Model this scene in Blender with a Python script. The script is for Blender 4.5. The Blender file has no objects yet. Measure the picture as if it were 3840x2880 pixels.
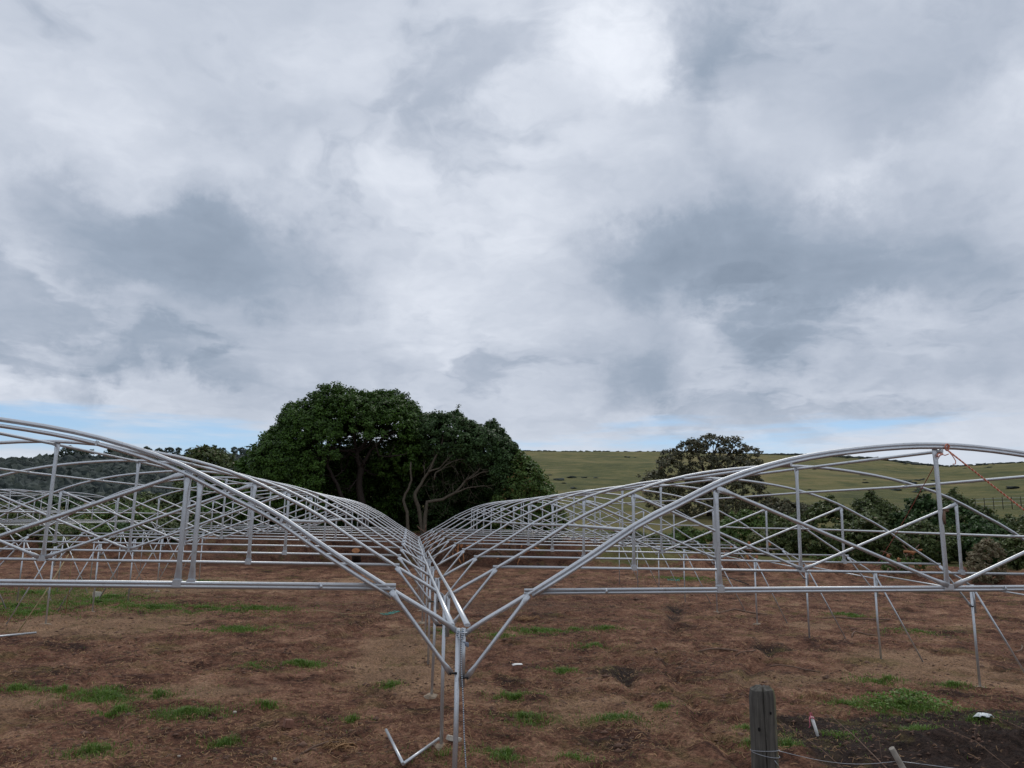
import bpy, math, random
import numpy as np
from mathutils import Matrix, Vector

# ------------------------------------------------------------------ camera, world, sun, exposure
sc = bpy.context.scene
COL = sc.collection
rng = np.random.default_rng(7)
random.seed(7)

CAM = np.array([-0.4984, -7.2082, 2.77])
PITCH, YAW, ROLL = 0.17671, 0.13106, 0.01245
fw = np.array([math.sin(YAW)*math.cos(PITCH), math.cos(YAW)*math.cos(PITCH), math.sin(PITCH)])
rt = np.array([math.cos(YAW), -math.sin(YAW), 0.0])
up = np.cross(rt, fw)
r2 = rt*math.cos(ROLL)+up*math.sin(ROLL)
u2 = -rt*math.sin(ROLL)+up*math.cos(ROLL)
cd = bpy.data.cameras.new('camera')
cam = bpy.data.objects.new('camera', cd)
COL.objects.link(cam)
cd.sensor_width = 36.0
cd.lens = 26.752
cd.clip_start = 0.05
cd.clip_end = 5000
M = Matrix(((r2[0], u2[0], -fw[0], CAM[0]), (r2[1], u2[1], -fw[1], CAM[1]), (r2[2], u2[2], -fw[2], CAM[2]), (0, 0, 0, 1)))
cam.matrix_world = M
sc.camera = cam
sc.view_settings.view_transform = 'Standard'
sc.view_settings.look = 'None'
sc.view_settings.gamma = 1.0
sc.view_settings.use_curve_mapping = False
sc.view_settings.exposure = 0.0
sc.render.resolution_x, sc.render.resolution_y = 1024, 768

SUN_EL, SUN_AZ = math.radians(55), math.radians(20)     # azimuth clockwise from +Y
sl = bpy.data.lights.new('sun', 'SUN')
sl.energy = 1.0
sl.angle = math.radians(20)
sl.color = (1.0, 0.95, 0.87)
sun = bpy.data.objects.new('sun', sl)
COL.objects.link(sun)
sdir = Vector((math.sin(SUN_AZ)*math.cos(SUN_EL), math.cos(SUN_AZ)*math.cos(SUN_EL), math.sin(SUN_EL)))
sun.rotation_euler = sdir.to_track_quat('Z', 'Y').to_euler()
sun.location = (20, -20, 40)


class NT:
    """tiny node-tree writer"""
    def __init__(s, tree):
        s.t = tree
        s.n = tree.nodes
        s.l = tree.links

    def new(s, typ, **kw):
        n = s.n.new(typ)
        for k, v in kw.items():
            setattr(n, k, v)
        return n

    def put(s, sock, v):
        if hasattr(v, 'is_output') or isinstance(v, bpy.types.NodeSocket):
            s.l.new(v, sock)
        else:
            sock.default_value = v

    def math(s, op, a, b=0.0, c=None, clamp=False):
        n = s.new('ShaderNodeMath', operation=op)
        n.use_clamp = clamp
        s.put(n.inputs[0], a)
        s.put(n.inputs[1], b)
        if c is not None:
            s.put(n.inputs[2], c)
        return n.outputs[0]

    def vec(s, op, a, b=(0, 0, 0), scale=None):
        n = s.new('ShaderNodeVectorMath', operation=op)
        s.put(n.inputs[0], a)
        s.put(n.inputs[1], b)
        if scale is not None:
            s.put(n.inputs[3], scale)
        return n.outputs[1] if op in ('DOT_PRODUCT', 'LENGTH', 'DISTANCE') else n.outputs[0]

    def noise(s, v, scale, detail=6.0, rough=0.55, dist=0.0, color=False):
        n = s.new('ShaderNodeTexNoise')
        s.put(n.inputs['Vector'], v)
        n.inputs['Scale'].default_value = scale
        n.inputs['Detail'].default_value = detail
        n.inputs['Roughness'].default_value = rough
        n.inputs['Distortion'].default_value = dist
        return n.outputs['Color'] if color else n.outputs['Fac']

    def ramp(s, f, stops, interp='LINEAR'):
        n = s.new('ShaderNodeValToRGB')
        cr = n.color_ramp
        cr.interpolation = interp
        while len(cr.elements) < len(stops):
            cr.elements.new(0.5)
        for e, (p, c) in zip(cr.elements, stops):
            e.position = p
            e.color = (*c, 1.0) if len(c) == 3 else c
        s.put(n.inputs[0], f)
        return n.outputs[0]

    def mix(s, f, a, b, mode='MIX'):
        n = s.new('ShaderNodeMix', data_type='RGBA', blend_type=mode)
        n.clamp_factor = True
        s.put(n.inputs[0], f)
        s.put(n.inputs[6], a if not isinstance(a, tuple) else (*a, 1.0)[:4])
        s.put(n.inputs[7], b if not isinstance(b, tuple) else (*b, 1.0)[:4])
        return n.outputs[2]

    def smooth(s, v, lo, hi, a=0.0, b=1.0):
        n = s.new('ShaderNodeMapRange', interpolation_type='SMOOTHSTEP')
        s.put(n.inputs[0], v)
        n.inputs[1].default_value = lo
        n.inputs[2].default_value = hi
        n.inputs[3].default_value = a
        n.inputs[4].default_value = b
        return n.outputs[0]


# ---- overcast sky: the clear sky shows through a gap near the horizon, clouds everywhere above it
CLOUDS = [  # direction, half width, half height (radians), brightness added
 ((-0.2903, 0.9077, 0.3029), 0.116, 0.046, -0.5), ((-0.1849, 0.9343, 0.3047), 0.105, 0.053, -0.33),
 ((-0.3702, 0.87, 0.3258), 0.123, 0.056, -0.25), ((-0.3112, 0.9326, 0.1829), 0.081, 0.021, -0.45),
 ((-0.135, 0.9712, 0.1964), 0.091, 0.032, -0.18), ((0.346, 0.8839, 0.3148), 0.112, 0.039, -0.62),
 ((0.4304, 0.8357, 0.341), 0.123, 0.049, -0.3), ((0.5014, 0.8139, 0.2936), 0.07, 0.032, -0.3),
 ((0.2772, 0.9399, 0.1994), 0.046, 0.039, -0.45), ((0.4559, 0.8661, 0.2051), 0.056, 0.032, -0.35),
 ((0.6293, 0.7298, 0.2672), 0.077, 0.053, -0.35), ((0.3528, 0.8006, 0.4842), 0.053, 0.147, -0.28),
 ((0.5478, 0.6883, 0.4756), 0.105, 0.07, -0.38), ((0.6134, 0.7726, 0.1636), 0.14, 0.021, -0.2),
 ((0.4172, 0.7233, 0.5503), 0.088, 0.042, -0.2), ((0.2301, 0.7925, 0.5649), 0.091, 0.06, 0.5),
 ((0.2819, 0.8033, 0.5246), 0.046, 0.021, 0.25), ((0.6104, 0.6622, 0.4347), 0.053, 0.035, 0.45),
 ((0.3803, 0.787, 0.4858), 0.021, 0.039, 0.3), ((-0.0216, 0.9529, 0.3025), 0.07, 0.042, 0.2),
 ((-0.2139, 0.8774, 0.4295), 0.123, 0.028, 0.25), ((0.5053, 0.7632, 0.4028), 0.07, 0.021, 0.35),
 ((0.5687, 0.7811, 0.2577), 0.07, 0.021, 0.35), ((0.3957, 0.8816, 0.2574), 0.07, 0.021, 0.3),
 ((0.0584, 0.9076, 0.4159), 0.105, 0.07, 0.22), ((-0.4184, 0.8155, 0.3999), 0.105, 0.088, 0.1),
 ((-0.2892, 0.7985, 0.528), 0.105, 0.035, -0.15), ((-0.1524, 0.8405, 0.5199), 0.105, 0.028, 0.15),
 ((0.3361, 0.7712, 0.5406), 0.021, 0.028, -0.2), ((-0.3896, 0.9089, 0.1485), 0.088, 0.011, 0.25)]
w = bpy.data.worlds.new('World')
sc.world = w
w.use_nodes = True
w.cycles.sampling_method = 'MANUAL'
w.cycles.sample_map_resolution = 256
w.node_tree.nodes.clear()
T = NT(w.node_tree)
wout = T.new('ShaderNodeOutputWorld')
bg = T.new('ShaderNodeBackground')
bg.inputs['Strength'].default_value = 0.1
T.l.new(bg.outputs[0], wout.inputs[0])
skyn = T.new('ShaderNodeTexSky', sky_type='NISHITA')
skyn.sun_disc = False
skyn.sun_elevation = SUN_EL
skyn.sun_rotation = SUN_AZ
skyn.air_density = 1.0
skyn.dust_density = 0.2
skyn.ozone_density = 2.0
d = T.new('ShaderNodeTexCoord').outputs['Generated']
sep = T.new('ShaderNodeSeparateXYZ')
T.l.new(d, sep.inputs[0])
dz = T.math('MAXIMUM', sep.outputs[2], 0.0)
den = T.math('ADD', dz, 0.24)
cmb = T.new('ShaderNodeCombineXYZ')
T.put(cmb.inputs[0], T.math('DIVIDE', sep.outputs[0], den))
T.put(cmb.inputs[1], T.math('DIVIDE', sep.outputs[1], den))
p = cmb.outputs[0]                                            # where the ray meets the cloud base
wob = T.vec('SUBTRACT', T.noise(p, 1.3, 5, 0.6, color=True), (0.5, 0.5, 0.5))
pw = T.vec('ADD', p, T.vec('SCALE', wob, scale=0.75))
big = T.noise(pw, 0.85, 5, 0.5)
fine = T.noise(pw, 3.6, 7, 0.58)
lump = T.math('ABSOLUTE', T.math('MULTIPLY_ADD', T.noise(pw, 1.9, 5, 0.55), 2.0, -1.0))      # billows
wd1 = T.vec('SUBTRACT', T.noise(d, 5.5, 7, 0.62, color=True), (0.5, 0.5, 0.5))
dw = T.vec('ADD', d, T.vec('SCALE', wd1, scale=0.24))
edge = T.smooth(T.noise(pw, 1.25, 9, 0.57), 0.46, 0.60)        # a lower, better defined cloud layer
rim = T.math('MULTIPLY', edge, T.math('SUBTRACT', 1.0, edge))
acc = T.math('MULTIPLY_ADD', T.math('SUBTRACT', big, 0.5), 0.85, 0.60)
acc = T.math('MULTIPLY_ADD', T.math('SUBTRACT', fine, 0.5), 0.72, acc)
acc = T.math('MULTIPLY_ADD', lump, 0.30, acc)
acc = T.math('MULTIPLY_ADD', edge, -0.20, acc)
acc = T.math('MULTIPLY_ADD', rim, 0.44, acc)
dark = T.math('MULTIPLY_ADD', T.math('SUBTRACT', fine, 0.5), 0.75, 0.0)
for (c, sx, sy, amp) in CLOUDS:
    c = np.array(c)
    if amp < 0:
        sx, sy = sx*1.25, sy*1.3
    c /= np.linalg.norm(c)
    r = np.cross(c, (0, 0, 1))
    r /= np.linalg.norm(r)
    u = np.cross(r, c)
    a = T.vec('DOT_PRODUCT', dw, tuple(r/sx))
    b = T.vec('DOT_PRODUCT', dw, tuple(u/sy))
    q = T.math('MULTIPLY_ADD', b, b, T.math('MULTIPLY', a, a))
    q = T.math('POWER', 0.45, q)
    if amp < 0:
        dark = T.math('MULTIPLY_ADD', q, -amp, dark)
    else:
        acc = T.math('MULTIPLY_ADD', q, amp*0.50, acc)
crisp = T.smooth(dark, 0.06, 0.46)
acc = T.math('MULTIPLY_ADD', crisp, -0.10, acc)
acc = T.math('MULTIPLY_ADD', dark, -0.46, acc)
acc = T.math('MULTIPLY_ADD', T.math('MULTIPLY', crisp, T.math('SUBTRACT', 1.0, crisp)), 0.22, acc)
cloud = T.ramp(T.math('MULTIPLY_ADD', acc, 0.8, 0.2), [(0.0, (2.3, 2.85, 3.7)), (0.2, (2.6, 3.2, 4.1)), (0.40, (3.3, 3.95, 4.95)), (0.57, (4.65, 5.2, 6.2)), (0.73, (6.05, 6.55, 7.5)), (1.0, (8.9, 9.3, 10.1))])
# thin streaks of blue low over the horizon
cmb2 = T.new('ShaderNodeCombineXYZ')
T.put(cmb2.inputs[0], sep.outputs[0])
T.put(cmb2.inputs[1], sep.outputs[1])
T.put(cmb2.inputs[2], T.math('MULTIPLY', sep.outputs[2], 9.0))
streak = T.noise(cmb2.outputs[0], 2.6, 6, 0.6)
gap = T.math('SUBTRACT', 1.0, T.math('ABSOLUTE', T.math('DIVIDE', T.math('SUBTRACT', sep.outputs[2], 0.085), 0.058)))
lean = T.math('MULTIPLY', sep.outputs[0], -0.15)
blue = T.smooth(T.math('ADD', T.math('ADD', T.math('MULTIPLY', gap, 0.5), lean), T.math('MULTIPLY_ADD', T.math('SUBTRACT', streak, 0.5), 2.1, 0.0)), 0.16, 0.62)
bluesky = T.mix(0.5, skyn.outputs[0], (2.9, 5.3, 8.9))
white = (6.6, 7.2, 8.1)
low = T.mix(T.smooth(sep.outputs[2], 0.05, 0.15, 0.75, 0.0), cloud, white)
T.l.new(T.mix(T.math('MULTIPLY', blue, 0.95), low, bluesky), bg.inputs[0])


# ------------------------------------------------------------------ helpers
def mesh_obj(name, V, F, mat=None, parent=None, smooth=False, loc=None):
    me = bpy.data.meshes.new(name)
    V = np.asarray(V, dtype=np.float32)
    if isinstance(F, np.ndarray):
        k = F.shape[1]
        me.vertices.add(len(V))
        me.vertices.foreach_set('co', V.ravel())
        me.loops.add(F.size)
        me.loops.foreach_set('vertex_index', F.astype(np.int32).ravel())
        me.polygons.add(len(F))
        me.polygons.foreach_set('loop_start', np.arange(0, F.size, k, dtype=np.int32))
        me.polygons.foreach_set('loop_total', np.full(len(F), k, dtype=np.int32))
        me.update(calc_edges=True)
    else:
        me.from_pydata([tuple(map(float, v)) for v in V], [], F)
    if smooth:
        me.polygons.foreach_set('use_smooth', np.ones(len(me.polygons), dtype=bool))
    me.update()
    if mat:
        me.materials.append(mat)
    return link(name, me, parent, loc)


def link(name, me, parent=None, loc=None):
    o = bpy.data.objects.new(name, me)
    COL.objects.link(o)
    if parent:
        o.parent = parent
    if loc is not None:
        o.location = loc
    return o


def tag(o, label=None, cat=None, group=None, kind=None):
    if label:
        o['label'] = label
    if cat:
        o['category'] = cat
    if group:
        o['group'] = group
    if kind:
        o['kind'] = kind
    return o


def empty(name, loc=(0, 0, 0), **kw):
    o = bpy.data.objects.new(name, None)
    COL.objects.link(o)
    o.location = loc
    return tag(o, **kw)


class MB:
    def __init__(s):
        s.V = []
        s.F = []
        s.n = 0
        s.flat = set()

    def add(s, V, F, flat=False):
        if flat:
            s.flat |= set(range(len(s.F), len(s.F)+len(F)))
        s.V.append(np.asarray(V, float))
        s.F += [tuple(i+s.n for i in f) for f in F]
        s.n += len(V)
        return s

    def tube(s, P, R, ref=(0, 1, 0), n=10, cap=True):
        """sweep an ellipse along P; R = radius or (in-plane, across) per point; 'across' runs along ref"""
        P = np.asarray(P, float)
        m = len(P)
        if np.isscalar(R):
            R = [R]*m
        R = [(r, r) if np.isscalar(r) else r for r in R]
        tg = np.gradient(P, axis=0)
        tg /= np.linalg.norm(tg, axis=1)[:, None]
        ref = np.asarray(ref, float)
        a = np.arange(n)*2*math.pi/n
        V = []
        for i in range(m):
            b = ref-tg[i]*(ref@tg[i])
            if np.linalg.norm(b) < 1e-3:
                b = np.array((1.0, 0.3, 0))-tg[i]*(np.array((1.0, 0.3, 0))@tg[i])
            b /= np.linalg.norm(b)
            c = np.cross(tg[i], b)
            V.append(P[i]+np.outer(np.cos(a)*R[i][0], c)+np.outer(np.sin(a)*R[i][1], b))
        F = []
        for i in range(m-1):
            for j in range(n):
                k = (j+1) % n
                F.append((i*n+j, (i+1)*n+j, (i+1)*n+k, i*n+k))
        if cap:
            F.append(tuple(range(n)))
            F.append(tuple((m-1)*n+j for j in reversed(range(n))))
        if cap:
            s.flat |= {len(s.F)+len(F)-1, len(s.F)+len(F)-2}
        return s.add(np.concatenate(V), F)

    def box(s, c, h, rot=None, bev=0.0):
        c = np.asarray(c, float)
        pts = []
        for z in (-1, 1):
            for y in (-1, 1):
                for x in (-1, 1):
                    pts.append((x*h[0], y*h[1], z*h[2]))
        V = np.array(pts)
        if rot is not None:
            V = V@np.array(rot).T
        return s.add(V+c, [(0, 2, 3, 1), (4, 5, 7, 6), (0, 1, 5, 4), (2, 6, 7, 3), (0, 4, 6, 2), (1, 3, 7, 5)], True)

    def build(s, name, mat, parent=None, smooth=True, loc=None):
        o = mesh_obj(name, np.concatenate(s.V), s.F, mat, parent, smooth, loc)
        for i in s.flat:
            o.data.polygons[i].use_smooth = False
        return o


def bar(A, B, r, flat=0.0, ref=(0, 1, 0), n=10, ends=(1, 1)):
    """pipe from A to B whose ends are hammered flat over length 'flat'"""
    A, B = np.asarray(A, float), np.asarray(B, float)
    L = np.linalg.norm(B-A)
    if flat <= 0:
        return [A, B], [r, r]
    f = flat/L
    P, R = [], []
    fl = (r*1.45, r*0.28)
    if ends[0]:
        for t, rr in ((0, fl), (f*0.55, fl), (f*0.8, (r*1.2, r*0.65)), (f*1.15, (r, r))):
            P.append(A+(B-A)*t)
            R.append(rr)
    else:
        P.append(A)
        R.append((r, r))
    if ends[1]:
        for t, rr in ((1-f*1.15, (r, r)), (1-f*0.8, (r*1.2, r*0.65)), (1-f*0.55, fl), (1, fl)):
            P.append(A+(B-A)*t)
            R.append(rr)
    else:
        P.append(B)
        R.append((r, r))
    return P, R


def _hash(ix, iy, seed):
    h = (ix.astype(np.int64)*374761393+iy.astype(np.int64)*668265263+seed*1442695041) & 0x7fffffff
    h = ((h ^ (h >> 13))*1274126177) & 0x7fffffff
    return ((h ^ (h >> 16)) & 0xffff)/65535.0


def vnoise(x, y, seed=0):
    ix, iy = np.floor(x), np.floor(y)
    fx, fy = x-ix, y-iy
    fx, fy = fx*fx*(3-2*fx), fy*fy*(3-2*fy)
    a, b = _hash(ix, iy, seed), _hash(ix+1, iy, seed)
    c, e = _hash(ix, iy+1, seed), _hash(ix+1, iy+1, seed)
    return (a*(1-fx)+b*fx)*(1-fy)+(c*(1-fx)+e*fx)*fy


def fbm(x, y, octv=4, seed=0, gain=0.5):
    s, a, t = 0, 1.0, 0
    for o in range(octv):
        s = s+a*vnoise(x*2**o+o*17.3, y*2**o-o*9.1, seed+o)
        t += a
        a *= gain
    return s/t


def sstep(x, a, b):
    t = np.clip((x-a)/(b-a), 0, 1)
    return t*t*(3-2*t)


# ------------------------------------------------------------------ materials
def pmat(name):
    m = bpy.data.materials.new(name)
    m.use_nodes = True
    t = NT(m.node_tree)
    return m, t, m.node_tree.nodes['Principled BSDF']


def simple(name, c, rough=0.7, metal=0.0, var=0.25, scale=20.0, bump=0.0, spec=0.4):
    m, t, b = pmat(name)
    co = t.new('ShaderNodeTexCoord').outputs['Object']
    f = t.noise(co, scale, 5, 0.6)
    c = np.array(c)
    t.put(b.inputs['Base Color'], t.ramp(f, [(0.25, tuple(c*(1-var))), (0.75, tuple(np.minimum(c*(1+var), 1)))]))
    b.inputs['Roughness'].default_value = rough
    b.inputs['Metallic'].default_value = metal
    b.inputs['Specular IOR Level'].default_value = spec
    if bump:
        bn = t.new('ShaderNodeBump')
        bn.inputs['Strength'].default_value = bump
        bn.inputs['Distance'].default_value = 0.02
        t.put(bn.inputs['Height'], f)
        t.l.new(bn.outputs[0], b.inputs['Normal'])
    return m


def steel_mat():
    m, t, b = pmat('galvanised_steel')
    geo = t.new('ShaderNodeNewGeometry').outputs['Position']
    f = t.noise(geo, 3.0, 4, 0.6)
    g = t.noise(geo, 60.0, 3, 0.6)
    col = t.mix(f, (0.47, 0.49, 0.51), (0.68, 0.70, 0.72))
    col = t.mix(t.smooth(g, 0.58, 0.75), col, (0.34, 0.35, 0.37))
    dirt = t.noise(geo, 7.0, 6, 0.7)
    col = t.mix(t.math('MULTIPLY', t.smooth(dirt, 0.58, 0.72), 0.5), col, (0.29, 0.265, 0.23))
    t.put(b.inputs['Base Color'], col)
    b.inputs['Metallic'].default_value = 0.74
    t.put(b.inputs['Roughness'], t.math('MULTIPLY_ADD', g, 0.3, 0.24))
    return m


def foliage_mat(name, dark, light, brown=None):
    m, t, b = pmat(name)
    geo = t.new('ShaderNodeNewGeometry')
    rnd = geo.outputs['Random Per Island']
    clump = t.noise(geo.outputs['Position'], 0.9, 3, 0.6)
    f = t.math('MULTIPLY_ADD', clump, 0.8, t.math('MULTIPLY', rnd, 0.5))
    stops = [(0.28, dark), (0.85, light)]
    col = t.ramp(f, stops)
    if brown:
        col = t.mix(t.smooth(rnd, 0.9, 0.97), col, brown)
    t.put(b.inputs['Base Color'], col)
    b.inputs['Roughness'].default_value = 0.48
    b.inputs['Specular IOR Level'].default_value = 0.2
    tr = t.new('ShaderNodeBsdfTranslucent')
    t.put(tr.inputs[0], t.mix(0.5, col, light))
    mx = t.new('ShaderNodeMixShader')
    mx.inputs[0].default_value = 0.22
    t.l.new(b.outputs[0], mx.inputs[1])
    t.l.new(tr.outputs[0], mx.inputs[2])
    t.l.new(mx.outputs[0], m.node_tree.nodes['Material Output'].inputs[0])
    return m


STEEL = steel_mat()
BARK_PALE = simple('pale_bark', (0.095, 0.078, 0.055), 0.85, var=0.4, scale=8, bump=0.5)
BARK_DARK = simple('dark_bark', (0.032, 0.023, 0.018), 0.9, var=0.4, scale=8, bump=0.5)
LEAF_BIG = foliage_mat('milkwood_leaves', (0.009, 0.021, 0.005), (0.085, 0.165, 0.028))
LEAF_MID = foliage_mat('coarse_leaves', (0.011, 0.025, 0.010), (0.075, 0.135, 0.042))
LEAF_BRIGHT = foliage_mat('bright_leaves', (0.045, 0.085, 0.02), (0.13, 0.20, 0.05), (0.22, 0.15, 0.06))
LEAF_GUM = foliage_mat('gum_leaves', (0.045, 0.05, 0.03), (0.13, 0.125, 0.07), (0.16, 0.11, 0.06))
LEAF_SCRUB = foliage_mat('scrub_leaves', (0.028, 0.045, 0.018), (0.13, 0.165, 0.055), (0.13, 0.10, 0.05))
LEAF_OLIVE = foliage_mat('olive_leaves', (0.08, 0.10, 0.035), (0.18, 0.21, 0.08), (0.25, 0.18, 0.09))
LEAF_DRY = foliage_mat('dry_leaves', (0.12, 0.11, 0.06), (0.27, 0.23, 0.14), (0.2, 0.12, 0.08))
LEAF_FAR = foliage_mat('distant_leaves', (0.035, 0.055, 0.04), (0.085, 0.11, 0.075))
GRASS = foliage_mat('grass_blades', (0.055, 0.105, 0.016), (0.155, 0.265, 0.045), (0.3, 0.25, 0.1))
DRYGRASS = foliage_mat('dry_grass_blades', (0.085, 0.085, 0.022), (0.22, 0.19, 0.065), (0.32, 0.22, 0.1))
STRAW = simple('straw_and_roots', (0.27, 0.155, 0.075), 0.85, var=0.6, scale=2.2)
CLOD = simple('soil_clods', (0.14, 0.08, 0.055), 0.95, var=0.5, scale=0.8)
CUTWOOD = simple('cut_root_wood', (0.36, 0.155, 0.065), 0.8, var=0.45, scale=9)
DEADWOOD = simple('dead_wood', (0.16, 0.10, 0.07), 0.9, var=0.45, scale=14)

# ------------------------------------------------------------------ terrain
def base_h(x, y):
    yy = np.clip(y, -8, 45)
    return -0.004*np.clip(x, -40, 40)-0.0115*yy+0.000204*np.clip(yy, 0, 45)**2


CREST = np.array([(-3.2, .04), (-1.2, .03), (-0.6445, 0.0378), (-0.5269, 0.0481), (-0.4583, 0.0539), (-0.383, 0.0610), (-0.3001, 0.0655), (-0.229, 0.0700), (-0.2023, 0.073),
                  (-0.0479, 0.0825), (0.1427, 0.0897), (0.3327, 0.0895), (0.399, 0.0869), (0.4939, 0.0829), (0.5418, 0.0794), (0.5737, 0.0768),
                  (0.6153, 0.0702), (0.6485, 0.0664), (0.6976, 0.0681), (0.7237, 0.0687), (0.8472, 0.0665), (1.2, .05), (3.2, .04)])
RCREST = np.array([(-3.2, 500), (-0.25, 640), (0.05, 420), (0.15, 330), (0.38, 330), (0.45, 430), (0.6, 430), (0.66, 360), (3.2, 360)])


RUTS = [[(5.6, 11.5), (4.9, 8.4), (4.2, 5.6), (3.7, 3.6), (3.4, 1.5)], [(4.6, 12.5), (3.9, 8.6), (3.3, 5.4), (2.9, 3.0)], [(8.6, 12.0), (7.6, 9.6), (6.0, 7.4), (5.3, 5.2)],
        [(-1.2, 16.5), (-2.4, 12.0), (-3.0, 9.0)], [(9.5, 21), (7.6, 16), (6.4, 12.6)], [(-7.5, 9.8), (-5.2, 10.6), (-2.6, 11.2), (-.8, 11.0)], [(-4.5, 15.6), (-1.5, 15.9), (1.5, 17.2)]]


def ruts(x, y, wd):
    """tyre and spade furrows running back through the clearing"""
    m = np.zeros_like(np.asarray(x, float))
    wx = x+.25*(fbm(x*1.3, y*1.3, 2, 201)-.5)
    wy = y+.25*(fbm(x*1.3, y*1.3, 2, 203)-.5)
    for P in RUTS:
        for (ax, ay), (bx, by) in zip(P[:-1], P[1:]):
            ux, uy = bx-ax, by-ay
            t_ = np.clip(((wx-ax)*ux+(wy-ay)*uy)/(ux*ux+uy*uy), 0, 1)
            d2 = (wx-ax-t_*ux)**2+(wy-ay-t_*uy)**2
            m = np.maximum(m, np.exp(-d2/wd**2))
    return m*(.45+.9*fbm(x*1.1, y*1.1, 3, 205))


def height(x, y, detail=True):
    x, y = np.asarray(x, float), np.asarray(y, float)
    dx, dy = x-CAM[0], y-CAM[1]
    r = np.hypot(dx, dy)
    az = np.arctan2(dx, dy)
    z = base_h(x, y)
    # slope up to where the photographer stands
    z = z+1.2*sstep(-y, -1.5, 7.0)*(y < 1.5)
    # mound of dark mud
    mud = np.exp(-(((x-7.6)/2.4)**2+((y-1.6)/1.7)**2))
    z = z+0.25*mud+(0.42*mud*(fbm(x*3.2, y*3.2, 4, 15)-.5) if detail else 0)
    z = z-0.22*np.exp(-(((x-8.3)/0.9)**2+((y-11.0)/0.6)**2))
    # cut bank under the trees
    yb = np.where(x < 9, 43.0, 43.0-(x-9)*0.60)+1.6*(fbm(x*0.25, y*0.02, 3, 5)-0.5)
    hb = 1.9*(1-0.62*sstep(x, 8, 22))*(1-0.30*sstep(-x, 7, 16))
    z = z+hb*sstep(y, yb-1.2, yb+3.4)*(0.85+0.3*fbm(x*0.6, y*0.6, 3, 9))
    # far hills
    R = np.interp(az, RCREST[:, 0], RCREST[:, 1])
    hc = CAM[2]+np.interp(az, CREST[:, 0], CREST[:, 1])*R
    t = np.clip((r-62)/(R-62), 0, 1)
    left = sstep(-az, 0.02, 0.25)
    g = t**(1.0+0.9*left)
    far = z*(1-g)+hc*g-np.clip(r-R, 0, None)*0.06
    und = (fbm(x*0.012, y*0.012, 4, 21)-0.5)*sstep(r, 80, 200)*(1-sstep(t, 0.75, 1.0))*6
    z = np.where(r > 62, far+und, z)
    if detail:
        near = 1-sstep(r, 45, 75)
        d = (fbm(x*0.55, y*0.55, 3, 31)-0.5)*0.15+(fbm(x*2.3, y*2.3, 3, 41)-0.5)*0.13+(fbm(x*7, y*7, 3, 51)-0.5)*0.075
        rut = np.abs(vnoise(x*0.9+0.35*y+2*fbm(x*.3, y*.3, 2, 3), y*0.16, 61)-0.5)
        z = z+near*(d-0.05*sstep(0.1-rut, 0.0, 0.1))-0.10*ruts(x, y, .16)+0.05*ruts(x+.3, y, .16)
        bank = sstep(y, yb-1.5, yb+0.5)*(1-sstep(y, yb+2.5, yb+4))
        z = z+bank*near*(fbm(x*1.7, y*1.7, 4, 71)-0.5)*0.9
    return z


def hz(x, y):
    return float(height(np.array([x]), np.array([y]))[0])


az = np.concatenate([np.linspace(-math.pi, YAW-0.68, 70, endpoint=False), np.linspace(YAW-0.68, YAW+0.68, 760), np.linspace(YAW+0.68, math.pi, 70)[1:]])
rr = np.concatenate([[0.4, 1.5, 3, 4.5, 6], np.geomspace(7, 62, 440), np.geomspace(62, 1600, 130)[1:]])
A, Rg = np.meshgrid(az, rr)
X, Y = CAM[0]+np.sin(A)*Rg, CAM[1]+np.cos(A)*Rg
Z = height(X, Y)
na, nr = len(az), len(rr)
idx = np.arange(na*nr).reshape(nr, na)
F = np.stack([idx[:-1, :-1], idx[:-1, 1:], idx[1:, 1:], idx[1:, :-1]], -1).reshape(-1, 4)[:, ::-1]


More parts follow.
